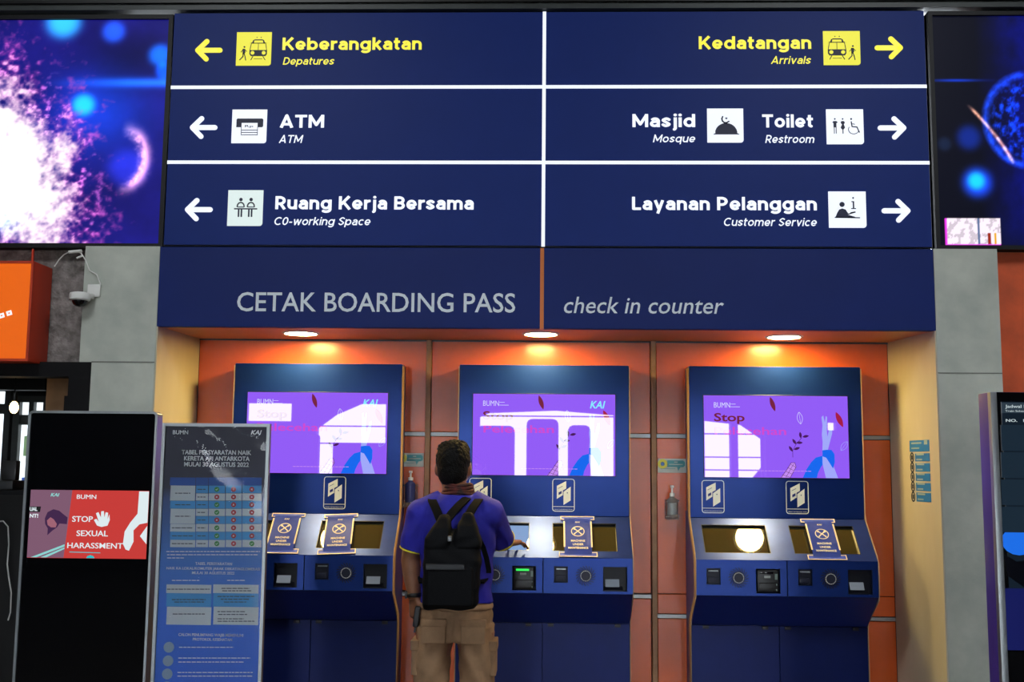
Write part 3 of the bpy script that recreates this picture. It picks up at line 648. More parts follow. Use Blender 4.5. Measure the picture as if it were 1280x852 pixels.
def make_kiosk(px_left, label, units, kai):
    x0 = X(px_left, 560, YK); x1 = x0+KW
    k = thing('check_in_kiosk', label, 'kiosk', ((x0+x1)/2, YB-.2, 0), 'self check-in kiosks in the orange recess')
    U = lambda u: x0+u*KW/.86
    # upper housing with its display
    obj('upper_housing', box(x0, x1, YK, YB-.004, z1, zt, bev=.006, seg=3), bluep, k)
    dx0, dx1, dz1, dz0 = U(.072), U(.79), Z(680, 492.5, YK), Z(680, 594, YK)
    obj('display_bezel', box(dx0-.004, dx1+.004, YK-.003, YK, dz0-.004, dz1+.004, bev=.001, seg=1), black, k)
    d = obj('display', box(dx0, dx1, YK-.006, YK-.003, dz0, dz1), scr_p, k, label='large purple poster display')
    display_art(d, dx0, dx1, dz0, dz1, YK-.006, kai=kai)
    # two white line icons
    for u in (.058, .475):
        ix0, ix1, iz1, iz0 = U(u), U(u+.112), Z(700, 598, YK), Z(700, 639, YK); w_ = ix1-ix0; h_ = iz1-iz0; e, f = YK-.0004, YK-.0018
        b = MB(); b.rect_outline(ix0, ix1, iz0, iz1, .0035, f, e, r=.014); b.stroke([(ix0+.003, iz0+.15*h_), (ix1-.003, iz0+.15*h_)], .0025, f, e, cap=False)
        q = lambda *p: [(ix0+a*w_, iz0+c*h_) for a, c in p]
        b.prism(q((.2, .78), (.62, .93), (.62, .7), (.47, .64), (.47, .5), (.2, .38)), f, e); b.prism(q((.5, .6), (.82, .76), (.82, .34), (.5, .2)), f, e)
        ic = obj('pictogram', b, cream_ic, k)
        b = MB(); b.prism(q((.28, .58), (.42, .63), (.42, .55), (.28, .5)), f-.001, e-.001); b.stroke(q((.26, .7), (.45, .77)), .002, f-.001, e-.001); b.disc(ix0+.67*w_, iz0+.57*h_, .003, f-.001, e-.001, 8)
        obj('icon_detail', b, bluedark, ic)
        text('PRINT BOARDING PASS', cream_ic, ic, ix0+.1*w_, ix1-.1*w_, iz0+.05*h_, .004, YK-.0006, depth=.0008)
    # body behind the shelf, hidden plates on top of it
    ins = .045
    obj('shelf_body', MB().prism([(YB-.004, z4+.006), (YK+.02, z4+.006), (YP+ins, z3+.012), (YP+ins, z2-.03), (YK+.02, z1-.055), (YB-.004, z1-.004)], x0+.006, x1-.006, 'yz'), darkhole, k)
    T = frame((x0, YP, z2), (1, 0, 0), (0, YK-YP, z1-z2))
    uu = [0] + [U(v)-x0 for v in (.048, .363, .476, .791)] + [KW]
    b = MB(T=T); b.plate(uu, [0, .16*SL, .84*SL, SL], {(1, 1), (3, 1)}, 0, .02); obj('sloped_panel', b, steelblue, k)
    for i in (0, 1):
        b = MB(T=T); b.box(uu[1+2*i], uu[2+2*i], .014, .022, .16*SL, .84*SL); kind = units[i][0]
        s = obj('touch_screen', b, glassdk if kind != 'on' else screen_mat('touch_screen_lit', (150, 185, 235), .75, .06), k, label='lit pale blue touch screen' if kind == 'on' else None)
        b = MB(T=T); b.rect_outline(uu[1+2*i], uu[2+2*i], .16*SL, .84*SL, .003, .001, .014); b.box(uu[1+2*i], uu[2+2*i], .0135, .0145, .81*SL, .84*SL); obj('gasket', b, black, k)
        if kind == 'on':
            b = MB(T=T); b.box(uu[1]+.004, uu[1]+.12, .0125, .014, .2*SL, .8*SL); obj('blue_field', b, screen_mat('touch_blue', (30, 140, 240), 1.0), s)
            b = MB(T=T)
            for r_ in range(5):
                for c_ in range(4): b.box(uu[1]+.012+c_*.026, uu[1]+.03+c_*.026, .0115, .0125, (.26+r_*.1)*SL, (.31+r_*.1)*SL)
            obj('button_print', b, screen_mat('touch_line', (150, 215, 250), 1.0), s)
    # front plates
    for i in (0, 1):
        o = .435*i; a0, a1 = (x0, x0+.4265*KW/.86+.002) if i == 0 else (x0+.4315*KW/.86+.002, x1)
        us_ = [a0, U(.048+o), U(.115+o), U(.283+o), U(.398+o), a1]; vs_ = [z3, z3+.07*HP, z3+.3*HP, z3+.76*HP, z2-.001]
        b = MB(); b.plate(us_, vs_, {(1, 2), (3, 1), (3, 2)}, YP, YP+.012); obj('front_plate', b, bluep, k)
        obj('card_slot', MB().box(us_[1], us_[2], YP+.03, YP+.045, vs_[2], vs_[3]).box(us_[1]+.008, us_[2]-.012, YP+.012, YP+.03, vs_[2]+.05*HP, vs_[2]+.2*HP, bev=.002), rosette, k)
        obj('slot_lip', box(us_[1]+.012, us_[2]-.01, YP+.004, YP+.02, vs_[3]-.016, vs_[3]-.011), alum, k)
        cx, cz = U(.2+o), z3+.5*HP
        b = MB(); b.disc(cx, cz, .029, YP-.006, YP-.0002)
        for q in range(20):
            t0 = 2*PI*q/20; b.stroke([(cx+.031*math.cos(t0), cz+.031*math.sin(t0)), (cx+.046*math.cos(t0+.28), cz+.046*math.sin(t0+.28))], .0045, YP-.0015, YP-.0002)
        sp = obj('scanner_rosette', b, rosette, k)
        b = MB()
        for q in range(26): b.disc(cx+.0235*math.cos(2*PI*q/26), cz+.0235*math.sin(2*PI*q/26), .0019, YP-.0085, YP-.006, 8)
        obj('ring_dots', b, white, sp)
        if units[i][1] == 'printer':
            lit = units[i][0] == 'on'
            p = obj('ticket_printer', MB().box(us_[3]+.006, us_[4]-.012, YP-.002, YP+.04, vs_[1]+.006, vs_[3]-.03*HP, bev=.006).box(us_[3]+.012, us_[4]-.02, YP-.006, YP+.0, vs_[1]+.01, vs_[1]+.3*HP, bev=.004), black, k)
            obj('printer_label', box(us_[3]+.038, us_[3]+.068, YP-.004, YP-.001, vs_[2]+.2*HP, vs_[2]+.27*HP, bev=.001), mat('label_grey', (150, 155, 150), .5), p)
            obj('printer_buttons', MB().box(us_[4]-.026, us_[4]-.014, YP-.005, YP-.001, vs_[2]+.16*HP, vs_[2]+.32*HP).disc(us_[4]-.02, vs_[2]+.02*HP, .0045, YP-.005, YP-.001, 10).disc(us_[4]-.02, vs_[1]+.1*HP, .0045, YP-.005, YP-.001, 10), mat('button_grey', (120, 140, 130), .5), p)
            b = MB().box(us_[3]+.018, us_[4]-.034, YP-.006, YP-.0015, vs_[3]-.14*HP, vs_[3]-.08*HP, bev=.002)
            obj('paper_slot', b, mat('slot_green', (20, 60, 30), .4, emit=(40, 230, 80), es=1.3) if lit else blackg, p, label='glowing green paper slot' if lit else None)
        else:
            p = obj('output_tray', MB().box(us_[3]+.004, us_[4]-.004, YP+.028, YP+.042, vs_[1], vs_[3]).prism([(YP, vs_[1]), (YP, vs_[1]+.006), (YP+.04, vs_[1]+.03), (YP+.04, vs_[1])], us_[3]+.004, us_[4]-.02, 'yz'), mat('tray_dark', (7, 9, 20), .45, spec=.3), k)
            if units[i][1] == 'paper': obj('tray_lip', MB().prism([(YP+.01, vs_[1]+.02), (YP+.012, vs_[1]+.02), (YP+.034, vs_[1]+.062), (YP+.032, vs_[1]+.062)], us_[3]+.012, us_[4]-.036, 'yz'), mat('tray_grey', (120, 130, 142), .4), p)
    # underside and lower cabinet
    obj('underside', MB().prism([(YP, z3-.001), (YP+.014, z3-.001), (YK+.01, z4), (YK, z4)], x0+.001, x1-.001, 'yz'), bluedark, k)
    obj('lower_cabinet', box(x0, x1, YK+.012, YB-.004, .02, z4-.002), bluedark, k)
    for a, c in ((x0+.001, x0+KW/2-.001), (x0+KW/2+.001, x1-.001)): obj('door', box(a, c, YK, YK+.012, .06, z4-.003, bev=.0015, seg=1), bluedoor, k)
    obj('plinth', box(x0+.01, x1-.01, YK+.02, YB-.004, 0, .055), black, k)
    for u in (.07, .36, .47, .8): obj('hinge', box(U(u)-.014, U(u)+.014, YK-.014, YK-.0005, z4-.018, z4-.003, bev=.002), black, k)
    # pale side edges following the profile
    pr = [(YK-.004, zt-.01), (YK-.004, z1+.03), (YK-.02, z1-.01), (YP+.02, z2+.03), (YP-.006, z2-.01), (YP-.008, z3+.03), (YP+.002, z3-.015), (YK-.012, z4+.02), (YK-.004, z4-.02), (YK-.004, 0)]
    for a, c in ((x0-.004, x0-.0005), (x1+.0005, x1+.004)):
        obj('side_edge', MB().prism(pr+[(y+.062, z) for y, z in pr[::-1]], a, c, 'yz'), cream, k)
        obj('side_panel', MB().prism([(y+.062, z) for y, z in pr[1:]]+[(YB-.004, 0), (YB-.004, z1+.03)], (a+c)/2-.002, (a+c)/2+.002, 'yz'), bluedark, k)
    return k, x0, T
k1, kx1, T1 = make_kiosk(290, 'blue check-in kiosk behind the blue poster stand, leftmost in the recess', (('off', 'paper'), ('off', 'paper')), True)
k2, kx2, T2 = make_kiosk(573, 'blue check-in kiosk the man with the backpack is using', (('on', 'printer'), ('off', 'paper')), True)
k3, kx3, T3 = make_kiosk(862, 'blue check-in kiosk nearest the cream jamb with the blue info sticker', (('off', 'printer'), ('off', 'paper')), False)

# ------------------------------------------------------------------ maintenance notices taped over the touch screens
def notice(T, uc, label, skew=0):
    o = T @ Vector((uc, 0, .5*SL)); n = thing('maintenance_notice', label, 'notice', o, 'out of service notices taped on the kiosks')
    w_ = .066
    TT = T @ Matrix.Translation((uc, -.0015, 0)) @ Matrix.Rotation(skew, 4, 'Y')
    b = bmesh.new(); rows = []
    for i in range(13):
        t = i/12; off = -.012*min(1, math.sin(PI*t)*1.8)-.001
        rows.append([b.verts.new((x, off-(.003 if abs(x) > w_*.9 and .2 < t < .8 else 0), .03*SL+t*.94*SL)) for x in (-w_, -w_*.6, 0, w_*.6, w_)])
    for a, c in zip(rows[:-1], rows[1:]):
        for q in range(4): b.faces.new((a[q], a[q+1], c[q+1], c[q]))
    r = bmesh.ops.solidify(b, geom=b.faces[:], thickness=.0008)
    obj('sheet', MB(T=TT).merge(b), notice_b, n)
    b = MB(T=TT)
    for s in (-1, 1): b.box(s*w_-.0035, s*w_+.0035, -.0165, -.0155, .2*SL, .82*SL)
    obj('border', b, notice_c, n)
    for za, zb, wd in ((.9, .99, .084), (.01, .12, .092)):
        b = MB(T=TT); b.box(-wd, wd, -.0035, -.0025, za*SL, zb*SL); st = obj('tape_strip', b, notice_b, n)
        b = MB(T=TT); b.rect_outline(-wd, wd, za*SL, zb*SL, .004, -.0045, -.0035); obj('strip_border', b, notice_c, st)
    e, f = -.0145, -.0155
    cz = .58*SL
    b = MB(T=TT); b.ring(0, cz, .033, .004, f, e)
    for s in (-1, 1):
        b.stroke([(-.015*s, cz-.014), (.013*s, cz+.014)], .005, f, e); b.disc(.016*s, cz+.016, .0055, f, e, 10); b.disc(-.016*s, cz-.016, .004, f, e, 10)
    obj('tools_emblem', b, notice_w, n)
    text('KAI', notice_w, n, -.012, .012, .79*SL, .009, -.0145, T=TT, shear=.2, bold=.02, depth=.001)
    for s, z, hw in (('MACHINE', .33, .034), ('UNDER', .245, .026), ('MAINTENANCE', .16, .048)):
        text(s, notice_w, n, -hw, hw, z*SL, .0125, -.0145, T=TT, bold=.02, depth=.001)
notice(T1, .305*KW/.86, 'blue under-maintenance notice on the touch screen half hidden by the poster stand')
notice(T1, .585*KW/.86, 'blue under-maintenance notice beside the bright light reflection, between poster stand and man', -.06)
notice(T2, .6*KW/.86, 'blue under-maintenance notice to the right of the man, on the kiosk he uses')
notice(T3, .625*KW/.86, 'blue under-maintenance notice on the kiosk nearest the cream jamb')

# ------------------------------------------------------------------ hand sanitizer bottles and the notices above them
clear = mat('clear_plastic', (225, 235, 235), .08, trans=.85, ior=1.35); gel = mat('gel_blue', (70, 80, 140), .2, trans=.4, ior=1.3)
teal = mat('print_teal', (70, 150, 155), .5); yellow = mat('print_yellow', (214, 206, 70), .5); paper = mat('paper_white', (196, 200, 190), .6)
def sanitizer(px, py0, py1, py_top, label, tint):
    p = at(px, py1, YB); z0, zs, zt_ = Z(px, py1, YB), Z(px, py0, YB), Z(px, py_top, YB); c = (p.x, YB-.045, 0); r = .026
    t = thing('hand_sanitizer', label, 'bottle', (p.x, YB-.045, z0), 'hand sanitizers on the orange wall')
    H = zs-z0
    obj('bottle', MB().lathe([(r*.95, .004), (r, .01), (r, H*.82), (r*.9, H*.9), (r*.45, H*.97), (r*.42, H)], (c[0], c[1], z0), 20), tint, t)
    obj('contents', MB().lathe([(r*.86, .008), (r*.86, H*.7)], (c[0], c[1], z0), 16), mat('contents_%s' % tint.name, (46, 54, 110) if tint is gel else (196, 204, 206), .2), t)
    h2 = zt_-zs
    obj('pump', MB().lathe([(r*.5, 0), (r*.5, h2*.3), (r*.2, h2*.35), (r*.2, h2*.75), (r*.35, h2*.78), (r*.35, h2)], (c[0], c[1], zs), 14).box(c[0]-.006, c[0]+.006, c[1]-.034, c[1], zs+h2*.8, zs+h2*.97, bev=.002), white, t)
    b = MB().box(c[0]-r-.008, c[0]+r+.008, YB-.018, YB-.001, z0-.004, z0+H*.86, bev=.002)
    b.box(c[0]-r-.006, c[0]+r+.006, YB-.076, YB-.018, z0-.005, z0-.001); b.box(c[0]-r-.006, c[0]+r+.006, YB-.076, YB-.073, z0, z0+.02)
    for s in (-1, 1): b.box(c[0]+s*(r+.005)-.002, c[0]+s*(r+.005)+.002, YB-.076, YB-.018, z0+H*.78, z0+H*.84)
    obj('bracket', b, mat('bracket_clear', (215, 205, 200), .1, trans=.85, ior=1.15), t)
sanitizer(514, 600, 632, 588, 'pump bottle of hand sanitizer left of the man, dark blue contents', gel)
sanitizer(839, 620, 647, 606, 'clear pump bottle of hand sanitizer between middle and right kiosk', clear)
def small_notice(x0, x1, py0, py1, label):
    z0, z1_ = Z((x0+x1)/2, py1, YB), Z((x0+x1)/2, py0, YB); a, c = X(x0, py0, YB), X(x1, py0, YB); w_ = c-a; h_ = z1_-z0
    t = thing('wall_notice', label, 'notice', ((a+c)/2, YB-.004, z0), 'hand sanitizer notices')
    obj('sheet', box(a, c, YB-.003, YB-.0005, z0, z1_), paper, t)
    y0, y1 = YB-.0045, YB-.003
    obj('badge', MB().disc(a+.17*w_, z0+.62*h_, .19*w_*.9, y0, y1), yellow, t)
    obj('badge_mark', MB().disc(a+.17*w_, z0+.62*h_, .07*w_, y0-.001, y0), mat('print_blue', (70, 110, 170), .5), t)
    obj('speech_bubble', MB().prism([(a+.34*w_, z0+.4*h_), (a+.68*w_, z0+.4*h_), (a+.72*w_, z0+.12*h_), (a+.8*w_, z0+.4*h_), (a+.9*w_, z0+.4*h_), (a+.96*w_, z0+.52*h_), (a+.96*w_, z0+.76*h_), (a+.9*w_, z0+.88*h_), (a+.34*w_, z0+.88*h_)], y0, y1), teal, t)
    obj('fine_print', MB().box(a+.58*w_, a+.7*w_, y0-.001, y0, z0+.72*h_, z0+.79*h_).box(a+.4*w_, a+.88*w_, y0-.001, y0, z0+.56*h_, z0+.62*h_), paper, t)
    obj('rule', box(a+.1*w_, a+.62*w_, y0, y1, z0+.26*h_, z0+.3*h_), teal, t)
small_notice(498, 530, 566, 583, 'small white and teal notice above the sanitizer left of the man')
small_notice(822, 857.5, 573, 590.5, 'small white and teal notice above the sanitizer, right of the middle kiosk')

# ------------------------------------------------------------------ blue information sticker on the right jamb
Pj = Vector((XR-.0062, YF+.002, 0)); Pk = Vector((XBR-.0002, YB, 0)); Uj = (Pj-Pk).normalized(); Nj = Vector((-Uj.y, Uj.x, 0))
if Nj.x > 0: Nj = -Nj
def J(px, py): q = hit(px, py, Pj, Nj); return (q-Pk).dot(Uj), q.z
TJ = Matrix(((Uj.x, -Nj.x, 0, Pk.x), (Uj.y, -Nj.y, 0, Pk.y), (0, 0, 1, 0), (0, 0, 0, 1)))
stb = mat('sticker_blue', (40, 120, 190), .45); stw = mat('sticker_pale', (150, 175, 180), .5); std = mat('sticker_ink', (30, 50, 70), .5)
u0, u1 = J(1138.5, 590)[0], J(1163, 590)[0]; zt2, zb2 = J(1150, 550)[1], J(1150, 626.5)[1]
t = thing('information_sticker', 'blue six-row information sticker on the cream jamb at the right', 'sticker', TJ @ Vector(((u0+u1)/2, -.002, zb2)))
Hh = zt2-zb2; rows = [(0, .185), (.215, .345), (.375, .51), (.54, .665), (.695, .825), (.855, 1)]
for i, (a, c) in enumerate(rows):
    ua = u0 if i == 0 else u0+.27*(u1-u0)
    b = MB(T=TJ); b.box(ua, u1, -.002, -.0003, zt2-c*Hh, zt2-a*Hh); tl = obj('label_tile', b, stb, t)
    zm = zt2-(a+c)/2*Hh
    b = MB(T=TJ); wd = (u1-ua)
    b.box(ua+.1*wd, ua+.62*wd, -.003, -.002, zm+.01, zm+.018); b.box(ua+.1*wd, ua+.5*wd, -.003, -.002, zm-.014, zm-.007)
    if i == 0: b.box(ua+.76*wd, ua+.92*wd, -.003, -.002, zm+.006, zm+.03)
    obj('row_print', b, stw, tl)
    if i:
        b = MB(T=TJ); cu = u0+.1*(u1-u0); b.ring(cu, zm, .02, .006, -.002, -.0003, ry=.026, n=20); b.box(cu-.006, cu+.006, -.002, -.0003, zm-.01, zm+.01); obj('row_symbol', b, std, t)

# ------------------------------------------------------------------ free-standing black digital totem, left
YT = 3.98
tx0, tx1 = X(36, 520, YT), X(197.5, 520, YT); tz1 = Z(117, 513.5, YT)
t = thing('digital_totem', 'tall black digital totem at the left showing a red STOP SEXUAL HARASSMENT picture', 'display', ((tx0+tx1)/2, YT+.05, 0))
obj('base', box(tx0-.06, tx1+.0, YT-.01, YT+.22, 0, .04, bev=.01), blackm, t)
obj('body', box(tx0+.006, tx1-.006, YT+.006, YT+.07, .04, tz1-.006, bev=.004), black, t)
b = MB(); b.rect_outline(tx0, tx1, .04, tz1, .009, YT-.004, YT+.05, r=.018); obj('frame', b, alum, t, label='thin rounded silver frame')
obj('glass_front', box(tx0+.007, tx1-.007, YT, YT+.006, .05, tz1-.008), mat('totem_glass', (7, 8, 11), .05, spec=.6), t)
sx0, sx1, sz1, sz0 = X(36.5, 655, YT), X(184.5, 655, YT), Z(110, 612.5, YT), Z(110, 697.5, YT)
d = obj('screen', box(sx0, sx1, YT-.0015, YT, sz0, sz1), screen_mat('totem_red', (214, 66, 62), .85), t, label='lit red landscape picture')
W_, H_ = sx1-sx0, sz1-sz0
S = lambda *q: [(sx0+(a-130)/1040*W_, sz1-(c-85)/608*H_) for a, c in q]
def tp(name, m, fn, l=0): b = MB(); fn(b, YT-.003-l, YT-.0015-l); return obj(name, b, m, d, smooth=0)
mauve = screen_mat('totem_mauve', (140, 100, 124), .8)
tp('left_field', mauve, lambda b, f, e: b.prism(S((130, 85), (495, 85), (450, 690), (130, 690)), f, e))
tp('hair_print', screen_mat('totem_plum', (74, 46, 84), .8), lambda b, f, e: b.prism(S((270, 340), (290, 285), (340, 258), (390, 270), (440, 310), (468, 330), (465, 390), (400, 385), (380, 420), (340, 450), (300, 490), (300, 430), (275, 390)), f, e), .0015)
tp('face_print', screen_mat('totem_skin', (176, 110, 128), .8), lambda b, f, e: b.prism(S((290, 360), (320, 330), (350, 350), (378, 390), (370, 420), (330, 420), (300, 400)), f, e), .003)
tp('ray_print', screen_mat('totem_mint', (150, 225, 222), .85), lambda b, f, e: (b.prism(S((165, 688), (455, 570), (455, 590), (215, 688)), f, e), b.prism(S((250, 688), (455, 598), (455, 612), (300, 688)), f, e)), .0015)
tp('caption_box', black, lambda b, f, e: b.prism(S((131, 235), (228, 235), (222, 285), (131, 285)), f, e), .0015)
tw = screen_mat('totem_white', (226, 240, 244), .95)
tp('arm_print', tw, lambda b, f, e: (b.prism(S((1085, 90), (1169, 90), (1169, 370), (1100, 385), (1050, 440), (1055, 540), (1020, 620), (990, 610), (965, 560), (975, 450), (1020, 370), (1080, 290)), f, e), b.prism(S((1110, 490), (1169, 400), (1169, 560)), f, e)))
def hp(b, f, e):
    b.prism(S((700, 350), (720, 340), (745, 370), (715, 290), (735, 280), (760, 330), (760, 272), (782, 270), (790, 330), (800, 280), (820, 285), (818, 350), (832, 300), (838, 350), (820, 400), (770, 412), (730, 400)), f, e)
tp('palm_print', tw, hp)
tp('dot_print', screen_mat('totem_teal', (40, 200, 210), .9), lambda b, f, e: b.prism(S((650, 690), (660, 672), (685, 664), (710, 672), (722, 690)), f, e))
tp('rule_print', screen_mat('totem_teal', (40, 200, 210), .9), lambda b, f, e: b.prism(S((500, 635), (770, 640), (770, 646), (500, 641)), f, e))
def tt(s, a, c, bl_, cap, m=tw, l=.0015, **k):
    (xa, zb), (xb, _) = S((a, bl_), (c, bl_)); text(s, m, d, xa, xb, zb, cap/608*H_, YT-.0015-l, **k)
tt('STOP', 510, 690, 368, 50, bold=.008); tt('SEXUAL', 555, 830, 495, 50, bold=.008); tt('HARASSMENT', 480, 965, 603, 48, bold=.004)
tt('BUMN', 540, 710, 162, 38); tt('KAI', 308, 385, 143, 30, m=screen_mat('totem_mint', (150, 225, 222), .85), shear=.25, bold=.02)
tt('UAL', 133, 200, 275, 34, bold=.02, l=.003); tt('NT!', 135, 208, 335, 34, bold=.02)

# ------------------------------------------------------------------ blue poster stand in front of the totem and the left kiosk
YO = 3.86
A = lambda px, py, dy=0: at(px, py, YO-dy)
px0, px1 = A(205.5, 600).x-.0, A(337, 560).x; pz1 = (A(205, 528).z+A(337, 530).z)/2
t = thing('poster_stand', 'silver framed blue poster stand listing train travel requirements, before the left kiosk', 'poster stand', ((px0+px1)/2, YO+.03, 0))
px0 = A(204, 530).x; fr = .011
b = MB(); b.rect_outline(px0, px1, .32, pz1, fr, YO-.008, YO+.016); obj('frame', b, alum, t)
obj('base', MB().box((px0+px1)/2-.2, (px0+px1)/2+.2, YO-.16, YO+.1, 0, .02, bev=.004), blackm, t)
obj('post', MB().box((px0+px1)/2-.02, (px0+px1)/2+.02, YO+.018, YO+.046, .015, 1.2, bev=.003), alum, t)
obj('back_board', box(px0+.004, px1-.004, YO+.006, YO+.014, .325, pz1-.005), blackm, t)
pm = mat('poster_print', (40, 84, 170), .45); nt = pm.node_tree; P_ = nt.nodes['Principled BSDF']
tc = nt.nodes.new('ShaderNodeTexCoord'); sx = nt.nodes.new('ShaderNodeSeparateXYZ'); cr = nt.nodes.new('ShaderNodeValToRGB')
nt.links.new(tc.outputs['Generated'], sx.inputs[0]); nt.links.new(sx.outputs['Z'], cr.inputs[0]); nt.links.new(cr.outputs[0], P_.inputs['Base Color'])
els = cr.color_ramp.elements; els[0].position = 0; els[0].color = lin((44, 100, 222)); els[1].position = 1; els[1].color = lin((32, 34, 60))
for q, c in ((.5, (54, 120, 232)), (.66, (70, 130, 214)), (.8, (60, 90, 150)), (.835, (34, 38, 68))): e_ = els.new(q); e_.color = lin(c)
sh = obj('poster', box(px0+fr-.002, px1-fr+.002, YO+.001, YO+.006, .33, pz1-fr+.002), pm, t)
pw = mat('poster_white', (232, 238, 244), .5); pg = mat('poster_grey', (214, 224, 230), .5); pb = mat('poster_sky', (78, 166, 230), .5); pb2 = mat('poster_header', (40, 92, 180), .5)
pgr = mat('mark_green', (60, 150, 80), .5); prd = mat('mark_red', (196, 48, 66), .5); pin = mat('poster_ink', (70, 84, 104), .5); pdb = mat('poster_band', (30, 60, 130), .5)
def cell(b, xa, xb, ya, yb, g=.35):
    a, c = A(xa+g, yb-g), A(xb-g, ya+g); b.box(a.x, c.x, YO-.0002, YO+.001, a.z, c.z)
cols = [212.2, 244.5, 260.5, 281.7, 302.4, 327.3]; rws = [596.6, 606.4, 616.2, 625.6, 635.4, 644.8, 654.4, 664.4, 674.4, 683.8]
g_, b_, h_c = MB(), MB(), MB()
for j in range(5): cell(h_c, cols[j], cols[j+1], rws[0], rws[1], 0.1)
light = [1, 1, 0, 1, 1, 1, 0, 1]; rest = [0, 1, 0, 1, 0, 1, 0, 1]
for i in range(8):
    y0, y1 = rws[i+1], rws[i+2]
    if i in (0, 3): cell(g_, cols[0], cols[1], y0, rws[i+3])
    elif i not in (1, 4): cell(g_ if light[i] else b_, cols[0], cols[1], y0, y1)
    for j in range(1, 5): cell(g_ if rest[i] else b_, cols[j], cols[j+1], y0, y1)
obj('table_header', h_c, pb2, sh, smooth=0); ga = obj('table_cells', g_, pg, sh, smooth=0); gb = obj('table_cells', b_, pb, sh, smooth=0)
marks = ['grr', 'rrr', 'grr', 'grr', 'rrr', 'grr', 'grr', 'grg']
mg, mr, mw = MB(), MB(), MB()
for i, ms in enumerate(marks):
    for j, ch in enumerate(ms):
        c = A((cols[2+j]+cols[3+j])/2, (rws[i+1]+rws[i+2])/2); (mg if ch == 'g' else mr).disc(c.x, c.z, .0088, YO-.0012, YO-.0002, 14)
        if ch == 'g': mw.stroke([(c.x-.004, c.z), (c.x-.001, c.z-.003), (c.x+.004, c.z+.003)], .0016, YO-.002, YO-.0012, cap=False)
        else:
            for s in (-1, 1): mw.stroke([(c.x-.003, c.z-.003*s), (c.x+.003, c.z+.003*s)], .0018, YO-.002, YO-.0012, cap=False)
for nm, m_, mm in (('tick_marks', mg, pgr), ('cross_marks', mr, prd), ('mark_strokes', mw, pw)): o = obj(nm, m_, mm, sh, smooth=0); o['kind'] = 'stuff'
fine = MB()
def bar(xa, xb, y, h=1.1, b=None, seed=0):
    rr = random.Random(int(xa*7+y*13)); x = xa
    while x < xb:
        wd = rr.uniform(2.5, 7); a, c = A(x, y), A(min(x+wd, xb), y); (b or fine).box(a.x, c.x, YO-.0014, YO-.0004, a.z-h/2*YO/FPX, a.z+h/2*YO/FPX); x += wd+1
ink_ = MB()
for i, (xa, xb) in enumerate([(219, 238)]*8): 
    if i not in (1, 4): bar(xa-4*(i > 4), xb+3*(i > 4), (rws[i+1]+rws[i+2])/2+(4.8 if i in (0, 3) else 0), b=ink_)
for i in range(8): bar(247, 257, (rws[i+1]+rws[i+2])/2, b=ink_)
for y, a, c in ((689, 208, 325), (693, 209, 322), (697, 209, 230), (725, 215, 250), (725, 284, 306), (808.5, 224, 292), (822, 223, 313), (827, 223, 305), (840, 222, 316), (844.5, 222, 316)): bar(a, c, y)
for y, a, c in ((736, 209, 262), (749, 215, 257), (752, 218, 255), (767, 216, 256), (735, 277, 312), (738, 278, 314), (745, 272, 318), (748.5, 276, 312), (752, 280, 308), (764, 272, 307), (767.5, 273, 309), (773, 272, 305), (776, 272, 318)): bar(a, c, y, b=ink_)
o = obj('fine_print', fine, pw, sh, smooth=0); o['kind'] = 'stuff'; o = obj('cell_print', ink_, pin, sh, smooth=0); o['kind'] = 'stuff'
t2a, t2b = MB(), MB()
for xa, xb in ((207.5, 264.5), (266, 323.5)):
    cell(t2a, xa, xb, 730.5, 741, .2); cell(t2b, xa, xb, 741.5, 757.6, .2); cell(t2a, xa, xb, 758.4, 780.4, .2)
obj('table_cells', t2a, pg, sh, smooth=0); obj('table_cells', t2b, pb, sh, smooth=0)
b = MB()
for x, y in ((211, 808.6), (210, 825.6), (209, 842), (208.5, 858)): c = A(x, y); b.disc(c.x, c.z, .0185, YO-.0006, YO+.001, 20)
o = obj('round_symbols', b, mat('poster_pale', (150, 178, 200), .5), sh, smooth=0)
def pt(s, a, c, bl_, cap, m=pw, **k):
    q, r_ = A(a, bl_), A(c, bl_); text(s, m, sh, q.x, r_.x, (q.z+r_.z)/2, cap/FPX*YO, YO+.0008, **k)
pt('TABEL PERSYARATAN NAIK', 227, 314, 568, 5.6, bold=.02); pt('KERETA API ANTARKOTA', 230, 312, 575.6, 5.6, bold=.02); pt('MULAI 30 AGUSTUS 2022', 230, 311, 583, 5.6, bold=.02)
pt('BUMN', 216, 235, 542.5, 5); pt('KAI', 313.5, 327, 543, 5.5, shear=.25, bold=.02)
pt('TABEL PERSYARATAN', 244, 290, 706, 3.4, bold=.01); pt('NAIK KA LOKAL/KOMUTER JARAK DEKAT/AGLOMERASI', 208, 325, 712, 3.2, bold=.01); pt('MULAI 30 AGUSTUS 2022', 240, 293, 717.5, 3.4, bold=.01)
pt('CALON PENUMPANG WAJIB MEMENUHI', 223, 304, 795, 3.4, bold=.01); pt('PROTOKOL KESEHATAN', 241, 290, 800.5, 3.2, bold=.01)
